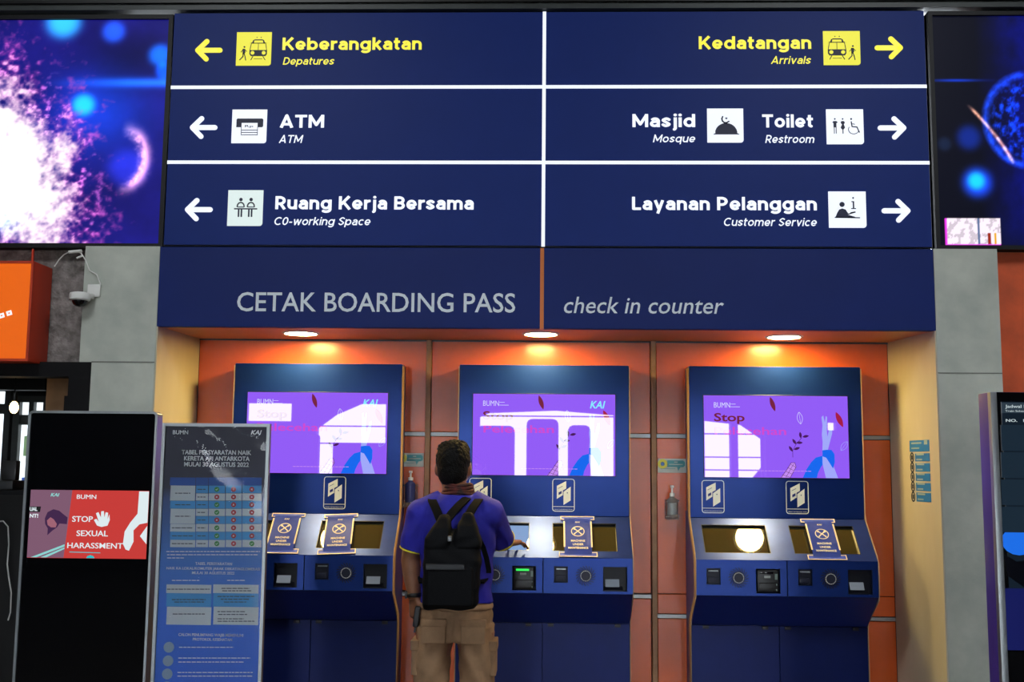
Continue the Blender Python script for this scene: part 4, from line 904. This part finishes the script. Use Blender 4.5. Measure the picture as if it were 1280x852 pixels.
# wrinkled clear film over the poster
film = bpy.data.materials.new('clear_film'); film.use_nodes = True; nt = film.node_tree; nt.nodes.clear()
o_ = nt.nodes.new('ShaderNodeOutputMaterial'); mx = nt.nodes.new('ShaderNodeMixShader'); tr = nt.nodes.new('ShaderNodeBsdfTransparent'); gl = nt.nodes.new('ShaderNodeBsdfGlossy'); fn_ = nt.nodes.new('ShaderNodeFresnel')
gl.inputs['Roughness'].default_value = .06; fn_.inputs[0].default_value = 1.24; nt.links.new(fn_.outputs[0], mx.inputs[0]); nt.links.new(tr.outputs[0], mx.inputs[1]); nt.links.new(gl.outputs[0], mx.inputs[2]); nt.links.new(mx.outputs[0], o_.inputs[0])
b = bmesh.new(); nx_, nz_ = 50, 150; V_ = []
fx0, fx1, fz0, fz1 = px0+fr, px1-fr, .335, pz1-fr
for i in range(nx_):
    row = []
    for j in range(nz_):
        u, v = i/(nx_-1), j/(nz_-1); top = max(0, (v-.78)/.22)
        dx = u-.5; wob = (.0042*math.sin(7*u+9*v*v+1.5*math.sin(5*v))+.0022*math.sin(17*math.hypot(u-.8, (v-1.02)*2.2)))*top+.0008*math.sin(4*u+6*v)
        e_ = min(1, min(u, 1-u)*10, min(v, 1-v)*30)
        row.append(b.verts.new((fx0+u*(fx1-fx0), YO-.0055-wob*e_, fz0+v*(fz1-fz0))))
    V_.append(row)
for i in range(nx_-1):
    for j in range(nz_-1): b.faces.new((V_[i][j], V_[i+1][j], V_[i+1][j+1], V_[i][j+1]))
obj('clear_film', MB().merge(b), film, t, smooth=180)

# ------------------------------------------------------------------ digital totem at the right edge
YR = 3.56
rx0 = X(1237, 492, YR); rz1 = Z(1237, 489, YR)
t = thing('digital_totem', 'tall black digital totem with purple side and silver edge at the right border', 'display', (rx0+.3, YR+.06, 0))
obj('body', box(rx0+.012, rx0+.6, YR+.02, YR+.125, .03, rz1, bev=.004), mat('totem_purple', (74, 54, 160), .4), t, label='purple side casing')
obj('edge_strip', box(rx0, rx0+.022, YR-.004, YR+.02, .03, rz1-.002, bev=.003), alum, t)
obj('edge_strip', box(rx0+.578, rx0+.6, YR-.004, YR+.02, .03, rz1-.002, bev=.003), alum, t)
obj('glass_front', box(rx0+.022, rx0+.578, YR, YR+.02, .03, rz1-.002), mat('totem_glass', (7, 8, 11), .05, spec=.6), t)
obj('base', box(rx0-.05, rx0+.65, YR-.12, YR+.25, 0, .03, bev=.006), blackm, t)
ax, az1, az0 = X(1252, 520, YR), Z(1260, 502, YR), Z(1260, 812, YR)
d = obj('screen', box(ax, ax+.48, YR-.0015, YR, az0, az1), screen_mat('totem_navy', (22, 34, 46), .8), t)
def rt_(name, m, xa, xb, ya, yb, l=.0015):
    return obj(name, box(X(xa, yb, YR), X(xb, yb, YR), YR-.0015-l, YR-.0003-l, Z(1260, yb, YR), Z(1260, ya, YR)), m, d, smooth=0)
rt_('header_field', screen_mat('totem_slate', (52, 66, 78), .8), 1252, 1360, 503, 516)
for q in range(4): rt_('table_row', screen_mat('totem_row', (30, 46, 60), .8), 1252, 1360, 531+q*34, 563+q*34)
b = MB(); c = at(1277, 672, YR)
b.prism([(c.x+.055*math.cos(a)-.01, c.z-.01+.045*math.sin(a)) for a in [k*PI/8 for k in range(16)]], YR-.0028, YR-.0018); obj('glow_print', b, screen_mat('totem_azure', (30, 110, 230), 1.0), d, smooth=0)
b = MB(); b.prism([(c.x-.06, c.z-.05), (c.x-.02, c.z-.075), (c.x+.06, c.z-.06), (c.x+.3, c.z-.08), (c.x+.3, c.z-.2), (c.x+.02, c.z-.17), (c.x-.05, c.z-.12)], YR-.0038, YR-.0029); obj('shape_print', b, screen_mat('totem_dark', (8, 10, 18), .5), d, smooth=0)
rt_('blue_field', screen_mat('totem_violet', (24, 30, 96), .8), 1254, 1360, 735, 812)
tww = screen_mat('totem_text', (190, 205, 210), .9)
text('Jadwal Keberangkatan', tww, d, X(1256, 510, YR), X(1256, 510, YR)+.18, Z(1256, 509.5, YR), .010, YR-.0025, bold=.01)
text('Train Schedule', tww, d, X(1256, 514, YR), X(1256, 514, YR)+.08, Z(1256, 514.5, YR), .006, YR-.0025)
text('NO.   NAMA KA', tww, d, X(1257, 526, YR), X(1257, 526, YR)+.15, Z(1257, 527, YR), .009, YR-.0015, bold=.015)

# ------------------------------------------------------------------ orange lightbox shop sign at the left
YL0 = 4.98
lx1 = X(42, 332, YL0); lz1, lz0 = Z(30, 329, YL0), Z(30, 448, YL0)
t = thing('lightbox_sign', 'glowing orange lightbox shop sign with red casing at the left border', 'sign', (lx1-.4, YL0+.08, lz0))
rc = mat('casing_red', (196, 56, 24), .5)
obj('casing', box(lx1-.85, lx1, YL0+.012, YC-.002, lz0-.012, lz1+.012, bev=.004), rc, t)
b = MB(); b.rect_outline(lx1-.85, lx1, lz0-.012, lz1+.012, .012, YL0, YL0+.012); obj('rim', b, rc, t)
f_ = obj('lit_face', box(lx1-.838, lx1-.012, YL0+.005, YL0+.012, lz0, lz1), mat('lightbox_orange', (150, 60, 10), .4, emit=(236, 104, 6), es=.8), t)
for i in range(5):
    c = at(11-i*9.5, 391+i*3.2, YL0); b = MB(T=Matrix.Translation((c.x, 0, c.z)) @ Matrix.Rotation(-.32, 4, 'Y')); b.rect_outline(-.0125, .0125, -.011, .011, .0075, YL0+.002, YL0+.0045, r=0) ; obj('letter_mark', b, litw, f_, smooth=0)
obj('hanger', box(X(40, 325, YL0+.1)-.004, X(40, 325, YL0+.1)+.004, YL0+.1, YL0+.11, lz1+.01, lz1+.09), rc, t)

# ------------------------------------------------------------------ dome security camera with its cables
YM_ = YF-.06
c = at(100, 371, YM_)
t = thing('security_camera', 'white dome security camera on the column edge under the left LED screen', 'camera', (c.x, YM_, c.z-.04))
obj('wall_plate', box(c.x+.012, c.x+.075, YF-.012, YF-.0005, c.z+.008, c.z+.07, bev=.004), white, t)
obj('arm', box(c.x+.005, c.x+.05, YF-.05, YF-.01, c.z-.004, c.z+.022, bev=.006), white, t)
obj('housing', MB().lathe([(.03, .022), (.046, .018), (.049, .01), (.049, -.012), (.044, -.018)], (c.x, YM_, c.z), 28), white, t)
obj('dome', MB().lathe([(.036, -.016), (.035, -.026), (.029, -.037), (.018, -.045), (.004, -.048)], (c.x, YM_, c.z), 24), blackg, t)
pts = [at(*q, YF-.012) for q in ((114, 352), (122, 375), (126, 356), (121, 343), (112, 338), (107, 325), (101, 316), (91, 313))]
obj('cable', MB().tube(pts[2:], .003, 6), white, t)
obj('cable_joint', MB().tube([at(86, 315, YF-.014), at(102, 313.5, YF-.014)], .008, 8), white, t)
obj('cable_plug', MB().tube([at(96, 322.5, YF-.014), at(103, 319.5, YF-.014)], .005, 8), white, t)
obj('cable', MB().tube([at(*q, YF+.05) for q in ((86, 315), (80, 318), (74, 324), (68, 333))], .003, 6), white, t)

# ------------------------------------------------------------------ shopfront at the left: dark portal and the room behind it
ds = MB(); zd = Z(60, 452, YF)
ds.box(-7.5, X(113, 470, YF)-.001, YF+.002, YF+.12, zd-.07, zd); ds.box(X(85, 480, YF), X(113, 480, YF)-.001, YF+.002, YF+.12, 0, zd-.07)
ds.box(X(76, 510, YF), X(85, 510, YF), YF+.03, YF+.12, 0, Z(80, 494, YF))
struct('door_1', ds, mat('portal_black', (9, 8, 11), .6, spec=.2), 'black shopfront portal')
yi = 8.6
struct('wall_shop', box(-7.4, X(113, 480, YF)+.4, yi, yi+.1, 2.05+.55, 3.2), mat('shop_white', (150, 148, 140), .7))
struct('ceiling', box(-7.4, -1.9, YF+.13, 9.0, 3.2, 3.24), mat('shop_ceiling', (110, 106, 98), .8), 'shop ceiling')
struct('wall_shop_side', box(-2.0, -1.9, YB+.13, yi, 0, 3.2), blackm)
# interior pillar
struct('wall_pillar', box(X(58, 490, 6.2), X(92, 490, 6.2), 6.2, 6.5, 0, Z(70, 468, 6.2)), mat('pillar_brown', (132, 108, 86), .7, var=.15, vscale=4))
struct('trim_7', box(-7.4, X(57, 470, 7.0), 7.0, 7.1, Z(30, 487, 7.0), Z(30, 473, 7.0)), black)
struct('wall_lintel', box(-7.4, X(60, 470, 7.2), 7.15, 7.2, Z(30, 476, 7.15), 3.2), mat('lintel_grey', (168, 160, 146), .7))
daylight = mat('window_daylight', (20, 20, 20), .3, emit=(225, 235, 240), es=1.6)
fr_m = mat('frame_grey', (70, 74, 74), .5)
n_ = 0
for xa, xb, ya, yb in ((-60, 9, 489, 612), (28, 57, 503, 632)):
    n_ += 1; a, c = X(xa, 550, yi), X(xb, 550, yi); z0, z1_ = Z(xa, yb, yi), Z(xa, ya, yi); m_ = (a+c)/2
    b = MB(); us_ = [a-.05, a, m_-.02, m_+.02, c, c+.05]; vs_ = [z0-.05, z0, z1_, z1_+.05]; b.plate(us_, vs_, {(1, 1), (3, 1)}, yi-.08, yi)
    wv = struct('window_%d' % n_, b, fr_m, 'bright window at the back of the shop')
    obj('pane', box(a, c, yi-.03, yi-.02, z0, z1_), daylight, wv)
    cols_ = [(60, 90, 170), (190, 150, 90), (120, 150, 110), (90, 60, 130)]
    for q in range(4):
        zz = z0+(z1_-z0)*(.08+.2*q); obj('poster_print', box(a+.03+.1*(q % 2), a+.14+.1*(q % 2), yi-.034, yi-.03, zz, zz+.16), mat('window_print%d' % q, cols_[q], .5, emit=cols_[q], es=.8), wv)
    obj('blind', box(a, c, yi-.05, yi-.034, z1_-.18, z1_-.1), fr_m, wv)
struct('wall_shop', box(-7.4, -2.0, yi, yi+.1, 0, 2.6), mat('shop_dark', (34, 36, 38), .7))
c = at(17.5, 509, 6.0)
t = thing('pendant_bulb', 'glowing bare pendant bulb inside the shop at the left border', 'lamp', (c.x, 6.0, c.z))
obj('bulb', MB().ball(c, (.024, .024, .034)), mat('bulb_glow', (255, 220, 160), .5, emit=(255, 214, 150), es=14), t)
obj('socket', MB().lathe([(.016, .035), (.016, .08), (.008, .09)], c, 12), black, t)
obj('cord', MB().tube([(c.x, 6.0, c.z+.08), (c.x, 6.0, 3.2)], .004, 6), black, t)
for q, px in enumerate((3, 21, 41)):
    a = at(px, 470, 7.6); tag(obj('ceiling_rod', MB().tube([(a.x, 7.6, a.z-.05), (a.x, 7.6, 3.2)], .012, 8), black), ('thin dark ceiling rod in the shop, above the left window', 'thin dark ceiling rod above the glowing bulb', 'thin dark ceiling rod right of the glowing bulb')[q], 'rod', 'ceiling rods in the shop')
# counter and dark cabinet in the shop
ca = X(-40, 700, 5.9); cb = X(33, 700, 5.9)
t = thing('shop_counter', 'dark shop counter with shelf edge behind the left totem', 'counter', ((ca+cb)/2, 6.1, 0))
obj('cabinet', box(ca, cb+.2, 5.9, 6.15, .38, Z(15, 612, 5.9)-.03), black, t)
obj('worktop', box(ca, cb+.22, 5.87, 6.17, Z(15, 612, 5.9)-.03, Z(15, 612, 5.9), bev=.004), blackm, t)
obj('plinth', box(ca, cb+.16, 5.94, 6.13, 0, .38), black, t)
c = at(12, 608, 6.0)
tag(obj('card_terminal', MB().box(c.x-.07, c.x+.05, 5.93, 6.08, Z(15, 612, 5.9), Z(15, 612, 5.9)+.05, bev=.006).box(c.x-.05, c.x+.03, 6.0, 6.05, Z(15, 612, 5.9)+.05, Z(15, 612, 5.9)+.16, bev=.006), mat('device_grey', (60, 60, 62), .4)), 'grey device on the shop counter at the left border', 'device')
cab = [at(*q, 5.862) for q in ((-8, 652), (4, 651), (10, 658), (11, 680), (9, 705), (11, 722), (14, 740), (13, 765), (10, 775))]
tag(obj('cable', MB().tube(cab, .004, 6), white), 'thin white cable hanging down the dark shop counter', 'cable')

# ------------------------------------------------------------------ the man at the middle kiosk, seen from behind
YM = 4.80
def Wp(px, py, Y=YM): return Vector(at(px, py, Y))
skin = mat('skin', (138, 92, 66), .5, var=.06, vscale=20); shirt_m = mat('shirt_blue', (34, 32, 160), .75, bump=.12, bscale=90, var=.08, vscale=10)
khaki = mat('trouser_khaki', (150, 118, 88), .85, bump=.2, bscale=60, var=.1, vscale=9); hair_m = mat('hair_black', (9, 8, 8), .7, spec=.2, var=.3, vscale=60, bump=.6, bscale=160)
bag_m = mat('bag_black', (13, 14, 17), .75, spec=.12, bump=.15, bscale=140, var=.1); strap_m = mat('strap_black', (11, 11, 13), .8, spec=.1, bump=.2, bscale=300); yel = mat('piping_yellow', (224, 206, 40), .6)
man = thing('person', 'man in blue T-shirt and khaki cargo trousers, back turned, at the middle kiosk', 'person', (Wp(569, 700).x, YM+.03, 0))
def hand(mb, wr, d, n, thumb, curl, spread=.0, sc=1.0):
    "palm and five fingers: wr wrist, d pointing direction, n back-of-hand normal, thumb +1/-1 side, curl degrees per joint"
    d = Vector(d).normalized(); n = Vector(n); n = (n-d*n.dot(d)).normalized(); s = d.cross(n)*thumb
    k = Vector(wr)
    for q in range(5):       # palm from flattened strips
        o = (q-2)*.0165*sc
        mb.tube([k+s*o*.6+d*.0, k+s*o*.9+d*.045*sc, k+s*o+d*.088*sc], .0135*sc, 8)
    for q, L in enumerate((.92, 1.05, 1.0, .8)):
        b0 = k+d*.085*sc+s*(.028-.0188*q)*sc; ang = 0; p = b0; dd = (d+s*spread*(1.5-q)).normalized(); pts = [b0-d*.02*sc, b0]
        for j, l in enumerate((.042, .027, .021)):
            ang += math.radians(curl[q] if hasattr(curl, '__len__') else curl)
            v = dd*math.cos(ang)-n*math.sin(ang); p = p+v*l*L*sc; pts.append(p)
        mb.tube(pts, .0092*sc, 8, r1=.0072*sc); mb.ball(p, .0072*sc, 8)
    b0 = k+d*.02*sc+s*.022*sc; p1 = b0+(d*.5+s*.8-n*.25).normalized()*.045*sc; p2 = p1+(d*.9+s*.35-n*.3).normalized()*.032*sc; p3 = p2+(d-n*.3).normalized()*.024*sc
    mb.tube([b0, p1, p2, p3], .0125*sc, 8, r1=.0085*sc); mb.ball(p3, .0085*sc, 8)
LS, LE, LW = Wp(527, 641, 4.81), Wp(513, 699, 4.84), Wp(518, 748, 4.82)
RS, RE, RW_ = Wp(611, 640, 4.80), Wp(628, 676, 5.0), Wp(634, 679, 5.14)
ft = Wp(650, 675, 5.27)
hx = Wp(569, 780).x; lx, rx = hx-.088, hx+.083
B = MB()
hc = Wp(566.5, 583, 4.83)
B.ball(hc, (.073, .094, .106)); B.ball(hc+Vector((.004, .03, -.055)), (.052, .062, .055)); B.limb([(*Wp(570, 628, 4.81), .066), (*Wp(568, 606, 4.815), .055), (*Wp(567, 590, 4.82), .055)])
B.ball(hc+Vector((.004, .094, -.02)), (.013, .018, .02)); B.ball(hc+Vector((.004, .086, -.06)), (.024, .012, .009))
for s in (-1, 1): B.ball(hc+Vector((s*.074, .004, -.012)), (.009, .02, .03))
zz = lambda py: Wp(569, py).z
B.limb([(hx, 4.83, zz(800), .13, .095), (hx, 4.83, zz(770), .15, .108), (hx, 4.83, zz(735), .14, .1), (hx, 4.83, zz(690), .155, .108), (hx, 4.82, zz(655), .17, .11), (hx+.002, 4.815, zz(636), .15, .085), (hx+.002, 4.81, zz(622), .085, .065)])
B.limb([(*LS, .056), (*(LS.lerp(LE, .5)), .049), (*LE, .042)]); B.ball(LS, .056); B.limb([(*LE, .042), (*LE.lerp(LW, .35), .041), (*LW, .027)]); B.ball(LE, .042)
B.limb([(*RS, .056), (*(RS.lerp(RE, .5)), .049), (*RE, .042)]); B.ball(RS, .056); B.limb([(*RE, .042), (*RE.lerp(RW_, .35), .041), (*RW_, .027)]); B.ball(RE, .043)
hand(B, LW+Vector((0, 0, .005)), (.12, .05, -1), (-.75, -.65, 0), -1, 38, sc=.98)
hand(B, RW_-Vector((.005, .02, 0)), ft-RW_+Vector((0, 0, .0)), (-.15, -.35, .9), -1, (-2, 4, 12, 18), spread=.24, sc=1.0)
for x in (lx, rx):
    s = -1 if x == lx else 1
    B.limb([(x, 4.83, zz(790), .09, .095), (x+s*.008, 4.83, .72, .072, .078), (x+s*.015, 4.83, .5, .056, .06), (x+s*.02, 4.81, .36, .054, .058), (x+s*.025, 4.81, .1, .038, .042)])
    B.limb([(x+s*.025, 4.79, .05, .035), (x+s*.03, 4.9, .04, .04, .03), (x+s*.035, 5.0, .03, .035, .02)])
me = remesh(B, .0052, 3); finish('body', me, skin, man, 180)
# facial details
E_ = MB()
for s in (-1, 1): E_.ball(hc+Vector((.004+s*.028, .083, .008)), (.012, .011, .009), 12)
obj('eyes', E_, mat('eye_white', (210, 205, 200), .2), man, 180)
obj('face_mask', MB().ball(hc+Vector((.004, .058, -.045)), (.058, .05, .045)), mat('mask_white', (210, 212, 214), .8), man, 180)
m_ = MB(); e0 = hc+Vector((.078, .01, .018)); m_.tube([hc+Vector((.06, .07, -.025)), hc+Vector((.079, .03, .0)), e0, hc+Vector((.083, -.012, -.012)), hc+Vector((.076, .02, -.04)), hc+Vector((.058, .07, -.06))], .0016, 6)
obj('mask_strap', m_, white, man, 180)
# hair
Hh_ = MB(); Hh_.ball(hc+Vector((.0, -.006, .026)), (.0765, .096, .088)); Hh_.ball(hc+Vector((0, -.03, -.01)), (.069, .066, .085)); Hh_.ball(hc+Vector((.008, .03, .068)), (.062, .066, .05)); Hh_.ball(hc+Vector((-.02, .0, .078)), (.048, .06, .034))
for s in (-1, 1): Hh_.ball(hc+Vector((s*.063, .018, .005)), (.014, .03, .045))
me = remesh(Hh_, .004, 2)
n = len(me.vertices); v = np.empty(n*3, 'f'); me.vertices.foreach_get('co', v); v = v.reshape(-1, 3); nn = np.array([tuple(q.normal) for q in me.vertices])
top = np.clip((v[:, 2]-(hc.z+.0))/.08, 0, 1)
wv_ = np.sin(v[:, 0]*230+np.sin(v[:, 1]*170)*2)*np.sin(v[:, 2]*190+v[:, 0]*120)
v += nn*((wv_*.0032+rng.rand(n)*.0035)*(.25+top))[:, None]; me.vertices.foreach_set('co', v.astype('f').ravel())
finish('hair', me, hair_m, man, 180)
# T-shirt
S_ = MB()
S_.limb([(hx, 4.83, zz(753), .162, .118), (hx, 4.83, zz(735), .158, .116), (hx, 4.83, zz(700), .163, .12), (hx, 4.825, zz(660), .178, .125), (hx+.002, 4.818, zz(640), .172, .108), (hx+.002, 4.812, zz(628), .14, .09), (hx+.003, 4.81, zz(617), .085, .075)])
for Sh, El, k, r0, r1 in ((LS, LE, .78, .068, .058), (RS, RE, .93, .068, .06)):
    S_.ball(Sh+Vector((0, 0, -.004)), r0); e_ = Sh.lerp(El, k); S_.limb([(*(Sh+(Sh-e_).normalized()*.01), r0), (*Sh.lerp(e_, .5), r0-.003), (*e_, r1)])
S_.limb([(*(LS+Vector((.0, 0, .0))), .062), (hx-.06, 4.815, zz(628), .06)]); S_.limb([(*RS, .062), (hx+.06, 4.815, zz(628), .06)])
me = remesh(S_, .006, 4)
n = len(me.vertices); v = np.empty(n*3, 'f'); me.vertices.foreach_get('co', v); v = v.reshape(-1, 3); nn = np.array([tuple(q.normal) for q in me.vertices])
fold = np.sin(v[:, 2]*46+np.abs(v[:, 0]-hx)*60+np.sin(v[:, 0]*30)*1.5)*.0035*np.clip((zz(650)-v[:, 2])/.1+.4, .15, 1)
v += nn*fold[:, None]; me.vertices.foreach_set('co', v.astype('f').ravel())
tsh = finish('t_shirt', me, shirt_m, man, 180)
for Sh, El, k, r1 in ((LS, LE, .78, .0575), (RS, RE, .93, .059)):
    c = Sh.lerp(El, k); d = (El-Sh).normalized(); a = d.orthogonal().normalized(); b2 = d.cross(a)
    obj('sleeve_piping', MB().tube([c+(a*math.cos(t)+b2*math.sin(t))*r1 for t in [2*PI*i/28 for i in range(29)]], .0036, 6), yel, tsh, 180, label='thin yellow sleeve hem')
# bandana round the neck
b = MB()
for q in range(4):
    zq = zz(616-q*3.3); rq = .068-.0035*q
    b.tube([(hx+.004+rq*math.cos(t), 4.813+rq*1.02*math.sin(t), zq+.004*math.sin(t*3+q)) for t in [2*PI*i/30 for i in range(31)]], .0085, 8)
band = mat('bandana', (20, 14, 18), .8, rgb2=(96, 30, 20), vscale=38); obj('neck_scarf', b, band, man, 180, label='black and red patterned neck scarf')
# trousers
Tm = MB()
Tm.limb([(hx, 4.83, zz(800), .15, .115), (hx, 4.83, zz(780), .162, .122), (hx, 4.83, zz(762), .158, .118), (hx, 4.83, zz(750), .15, .11)])
for x in (lx, rx):
    s = -1 if x == lx else 1
    Tm.limb([(x, 4.83, zz(785), .092, .11), (x+s*.008, 4.83, .8, .082, .096), (x+s*.016, 4.83, .62, .076, .088), (x+s*.016, 4.83, .48, .078, .084), (x+s*.022, 4.815, .3, .074, .08), (x+s*.026, 4.81, .09, .074, .082)])
me = remesh(Tm, .007, 4)
n = len(me.vertices); v = np.empty(n*3, 'f'); me.vertices.foreach_get('co', v); v = v.reshape(-1, 3); nn = np.array([tuple(q.normal) for q in me.vertices])
fold = np.sin(v[:, 2]*38+np.abs(v[:, 0]-hx)*75+np.sin(v[:, 1]*25+v[:, 2]*12)*1.4)*.004+np.sin(v[:, 2]*90+v[:, 0]*40)*.0015
v += nn*fold[:, None]; me.vertices.foreach_set('co', v.astype('f').ravel())
trs = finish('trousers', me, khaki, man, 180)
obj('waistband', MB().tube([(hx+.158*math.cos(t), 4.83+.119*math.sin(t), zz(757)) for t in [2*PI*i/36 for i in range(37)]], .013, 8, flat=.5), khaki, trs, 180)
for s in (-1, 1):
    x0_ = hx+s*.085
    o = obj('back_pocket', MB().box(x0_-.052, x0_+.052, 4.704, 4.722, zz(800), zz(771), bev=.006).box(x0_-.055, x0_+.055, 4.699, 4.72, zz(779), zz(770), bev=.004), khaki, trs)
    px_ = (lx if s < 0 else rx)+s*.084
    obj('cargo_pocket', MB().box(px_-.014, px_+.014, 4.77, 4.9, zz(843), zz(803), bev=.009, seg=3).box(px_-.018, px_+.018, 4.765, 4.905, zz(812), zz(799), bev=.006, seg=3), khaki, trs)
for x, s in ((lx, -1), (rx, 1)):
    b = MB(); x_ = x+s*.032; b.limb([(x_, 4.755, .045, .035, .04), (x_, 4.82, .05, .042, .046), (x_, 4.92, .04, .048, .035), (x_+s*.004, 5.0, .032, .046, .026), (x_+s*.004, 5.045, .026, .03, .018)]); me = remesh(b, .006, 4)
    finish('shoe', me, mat('shoe_dark', (36, 36, 40), .5), man, 180)
# wrist watch
c = LW+Vector((-.001, 0, .018)); b = MB().tube([(c.x+.033*math.cos(t), c.y+.033*math.sin(t), c.z+.002*math.cos(t)) for t in [2*PI*i/24 for i in range(25)]], .0095, 8, flat=.5)
wt = obj('wristwatch', b, black, man, 180); obj('watch_case', MB().box(c.x-.039, c.x-.029, c.y-.02, c.y+.01, c.z-.016, c.z+.016, bev=.003), black, wt)
# dark handheld item
c = Wp(521.5, 768, 4.80)
tag(obj('handheld_pouch', MB(T=Matrix.Translation(c) @ Matrix.Rotation(.12, 4, 'Y')).box(-.012, .014, -.03, .03, -.05, .04, bev=.008, seg=3).box(-.004, .004, -.012, -.006, -.075, -.045, bev=.001), mat('item_black', (16, 16, 20), .5)), 'small black item held in the left hand of the man', 'handheld item')

# ------------------------------------------------------------------ backpack
YBG = 4.60
bp = thing('backpack', 'black backpack worn by the man at the middle kiosk', 'backpack', (Wp(563, 700, 4.62).x, 4.62, Wp(563, 762, 4.6).z), None)
def bagring(px0, px1, py, y0, y1, e=.35, n=32):
    a, c = Wp(px0, py, 4.56), Wp(px1, py, 4.56); cx, rx_ = (a.x+c.x)/2, (c.x-a.x)/2; cy2, ry_ = (y0+y1)/2, (y1-y0)/2; z = (a.z+c.z)/2
    f = lambda v_: math.copysign(abs(v_)**e, v_)
    return [(cx+rx_*f(math.cos(2*PI*i/n)), cy2+ry_*f(math.sin(2*PI*i/n)), z) for i in range(n)]
def loft(b, rings):
    bm_ = bmesh.new(); R = [[bm_.verts.new(p) for p in r] for r in rings]
    for a, c in zip(R[:-1], R[1:]):
        for i in range(len(a)): bm_.faces.new((a[i], a[(i+1) % len(a)], c[(i+1) % len(a)], c[i]))
    bm_.faces.new(R[0][::-1]); bm_.faces.new(R[-1]); bmesh.ops.recalc_face_normals(bm_, faces=bm_.faces[:]); return b.merge(bm_)
b = MB()
loft(b, [bagring(*r) for r in ((529, 593, 762, 4.56, 4.69), (527, 597, 755, 4.535, 4.7), (527, 599, 735, 4.53, 4.7), (527.5, 601, 700, 4.54, 4.7), (529, 600, 682, 4.56, 4.7), (534, 597, 670, 4.59, 4.7), (541, 592, 662, 4.63, 4.7))])
loft(b, [bagring(*r) for r in ((529, 562, 684, 4.55, 4.68), (531, 563, 674, 4.55, 4.68), (538, 562, 660, 4.575, 4.68), (545, 560, 648, 4.61, 4.675), (548, 558, 644.5, 4.63, 4.67))])
loft(b, [bagring(*r) for r in ((568, 601, 684, 4.55, 4.68), (568, 600, 670, 4.555, 4.68), (571, 595, 657, 4.58, 4.68), (575, 590, 645, 4.615, 4.675), (577, 587, 641.5, 4.63, 4.67))])
me = remesh(b, .005, 4)
n = len(me.vertices); v = np.empty(n*3, 'f'); me.vertices.foreach_get('co', v); v = v.reshape(-1, 3); nn = np.array([tuple(q.normal) for q in me.vertices])
v += nn*(np.sin(v[:, 0]*48+np.sin(v[:, 2]*33)*2)*np.sin(v[:, 2]*41+1)*.004)[:, None]; me.vertices.foreach_set('co', v.astype('f').ravel())
finish('bag_body', me, bag_m, bp, 180)
def bx(pxa, pxb, pya, pyb, y0, y1, bev, name, m, **k):
    a, c = Wp(pxa, pyb, 4.55), Wp(pxb, pya, 4.55); return obj(name, box(a.x, c.x, y0, y1, a.z, c.z, bev=bev, seg=3), m, bp, **k)
fp = bx(533, 592, 708, 757, 4.524, 4.556, .015, 'front_pocket', bag_m)
bx(533, 581, 704.5, 711, 4.519, 4.54, .003, 'pocket_flap', mat('bag_sheen', (20, 22, 28), .5, bump=.1, bscale=60), label='slightly shiny flap of the front pocket')
a = Wp(562, 673, 4.54); obj('buckle', box(a.x-.008, a.x+.008, 4.535, 4.56, a.z-.011, a.z+.011, bev=.003), mat('buckle_grey', (110, 112, 116), .35, metal=.6), bp)
def strap(pts, name='shoulder_strap', r=.0185, fl=.2):
    P = [Wp(*p) for p in pts]; b = bmesh.new(); R = []
    for i, p in enumerate(P):
        t = (P[min(i+1, len(P)-1)]-P[max(i-1, 0)]).normalized(); u = Vector((1, 0, 0)); u = (u-t*u.dot(t)).normalized(); w_ = t.cross(u)*r*fl
        R.append([b.verts.new(p+u*r+w_), b.verts.new(p-u*r+w_), b.verts.new(p-u*r-w_), b.verts.new(p+u*r-w_)])
    for a, c in zip(R[:-1], R[1:]):
        for i in range(4): b.faces.new((a[i], a[(i+1) % 4], c[(i+1) % 4], c[i]))
    b.faces.new(R[0][::-1]); b.faces.new(R[-1]); bmesh.ops.recalc_face_normals(b, faces=b.faces[:])
    return obj(name, MB().merge(b), strap_m, bp)
strap([(553, 656, 4.63), (549, 646, 4.66), (545, 636, 4.685), (541, 627, 4.73), (539, 622, 4.8), (538.5, 624, 4.87), (538, 640, 4.935), (537, 670, 4.955), (534, 700, 4.94), (529, 715, 4.88), (527.5, 722, 4.8), (529, 728, 4.7)])
strap([(557, 652, 4.63), (565, 641, 4.66), (574, 631, 4.69), (584, 622, 4.74)], 'crossing_strap')
strap([(583, 652, 4.63), (587, 642, 4.66), (592, 633, 4.685), (597, 626, 4.73), (600, 621.5, 4.8), (600, 624, 4.87), (601, 640, 4.935), (602, 670, 4.955), (604, 700, 4.94), (606, 715, 4.88), (606, 722, 4.8), (600, 728, 4.7)])
strap([(598, 672, 4.64), (604, 684, 4.66), (608, 697, 4.66), (611, 712, 4.65), (611, 716, 4.65)], 'loose_strap', r=.011)
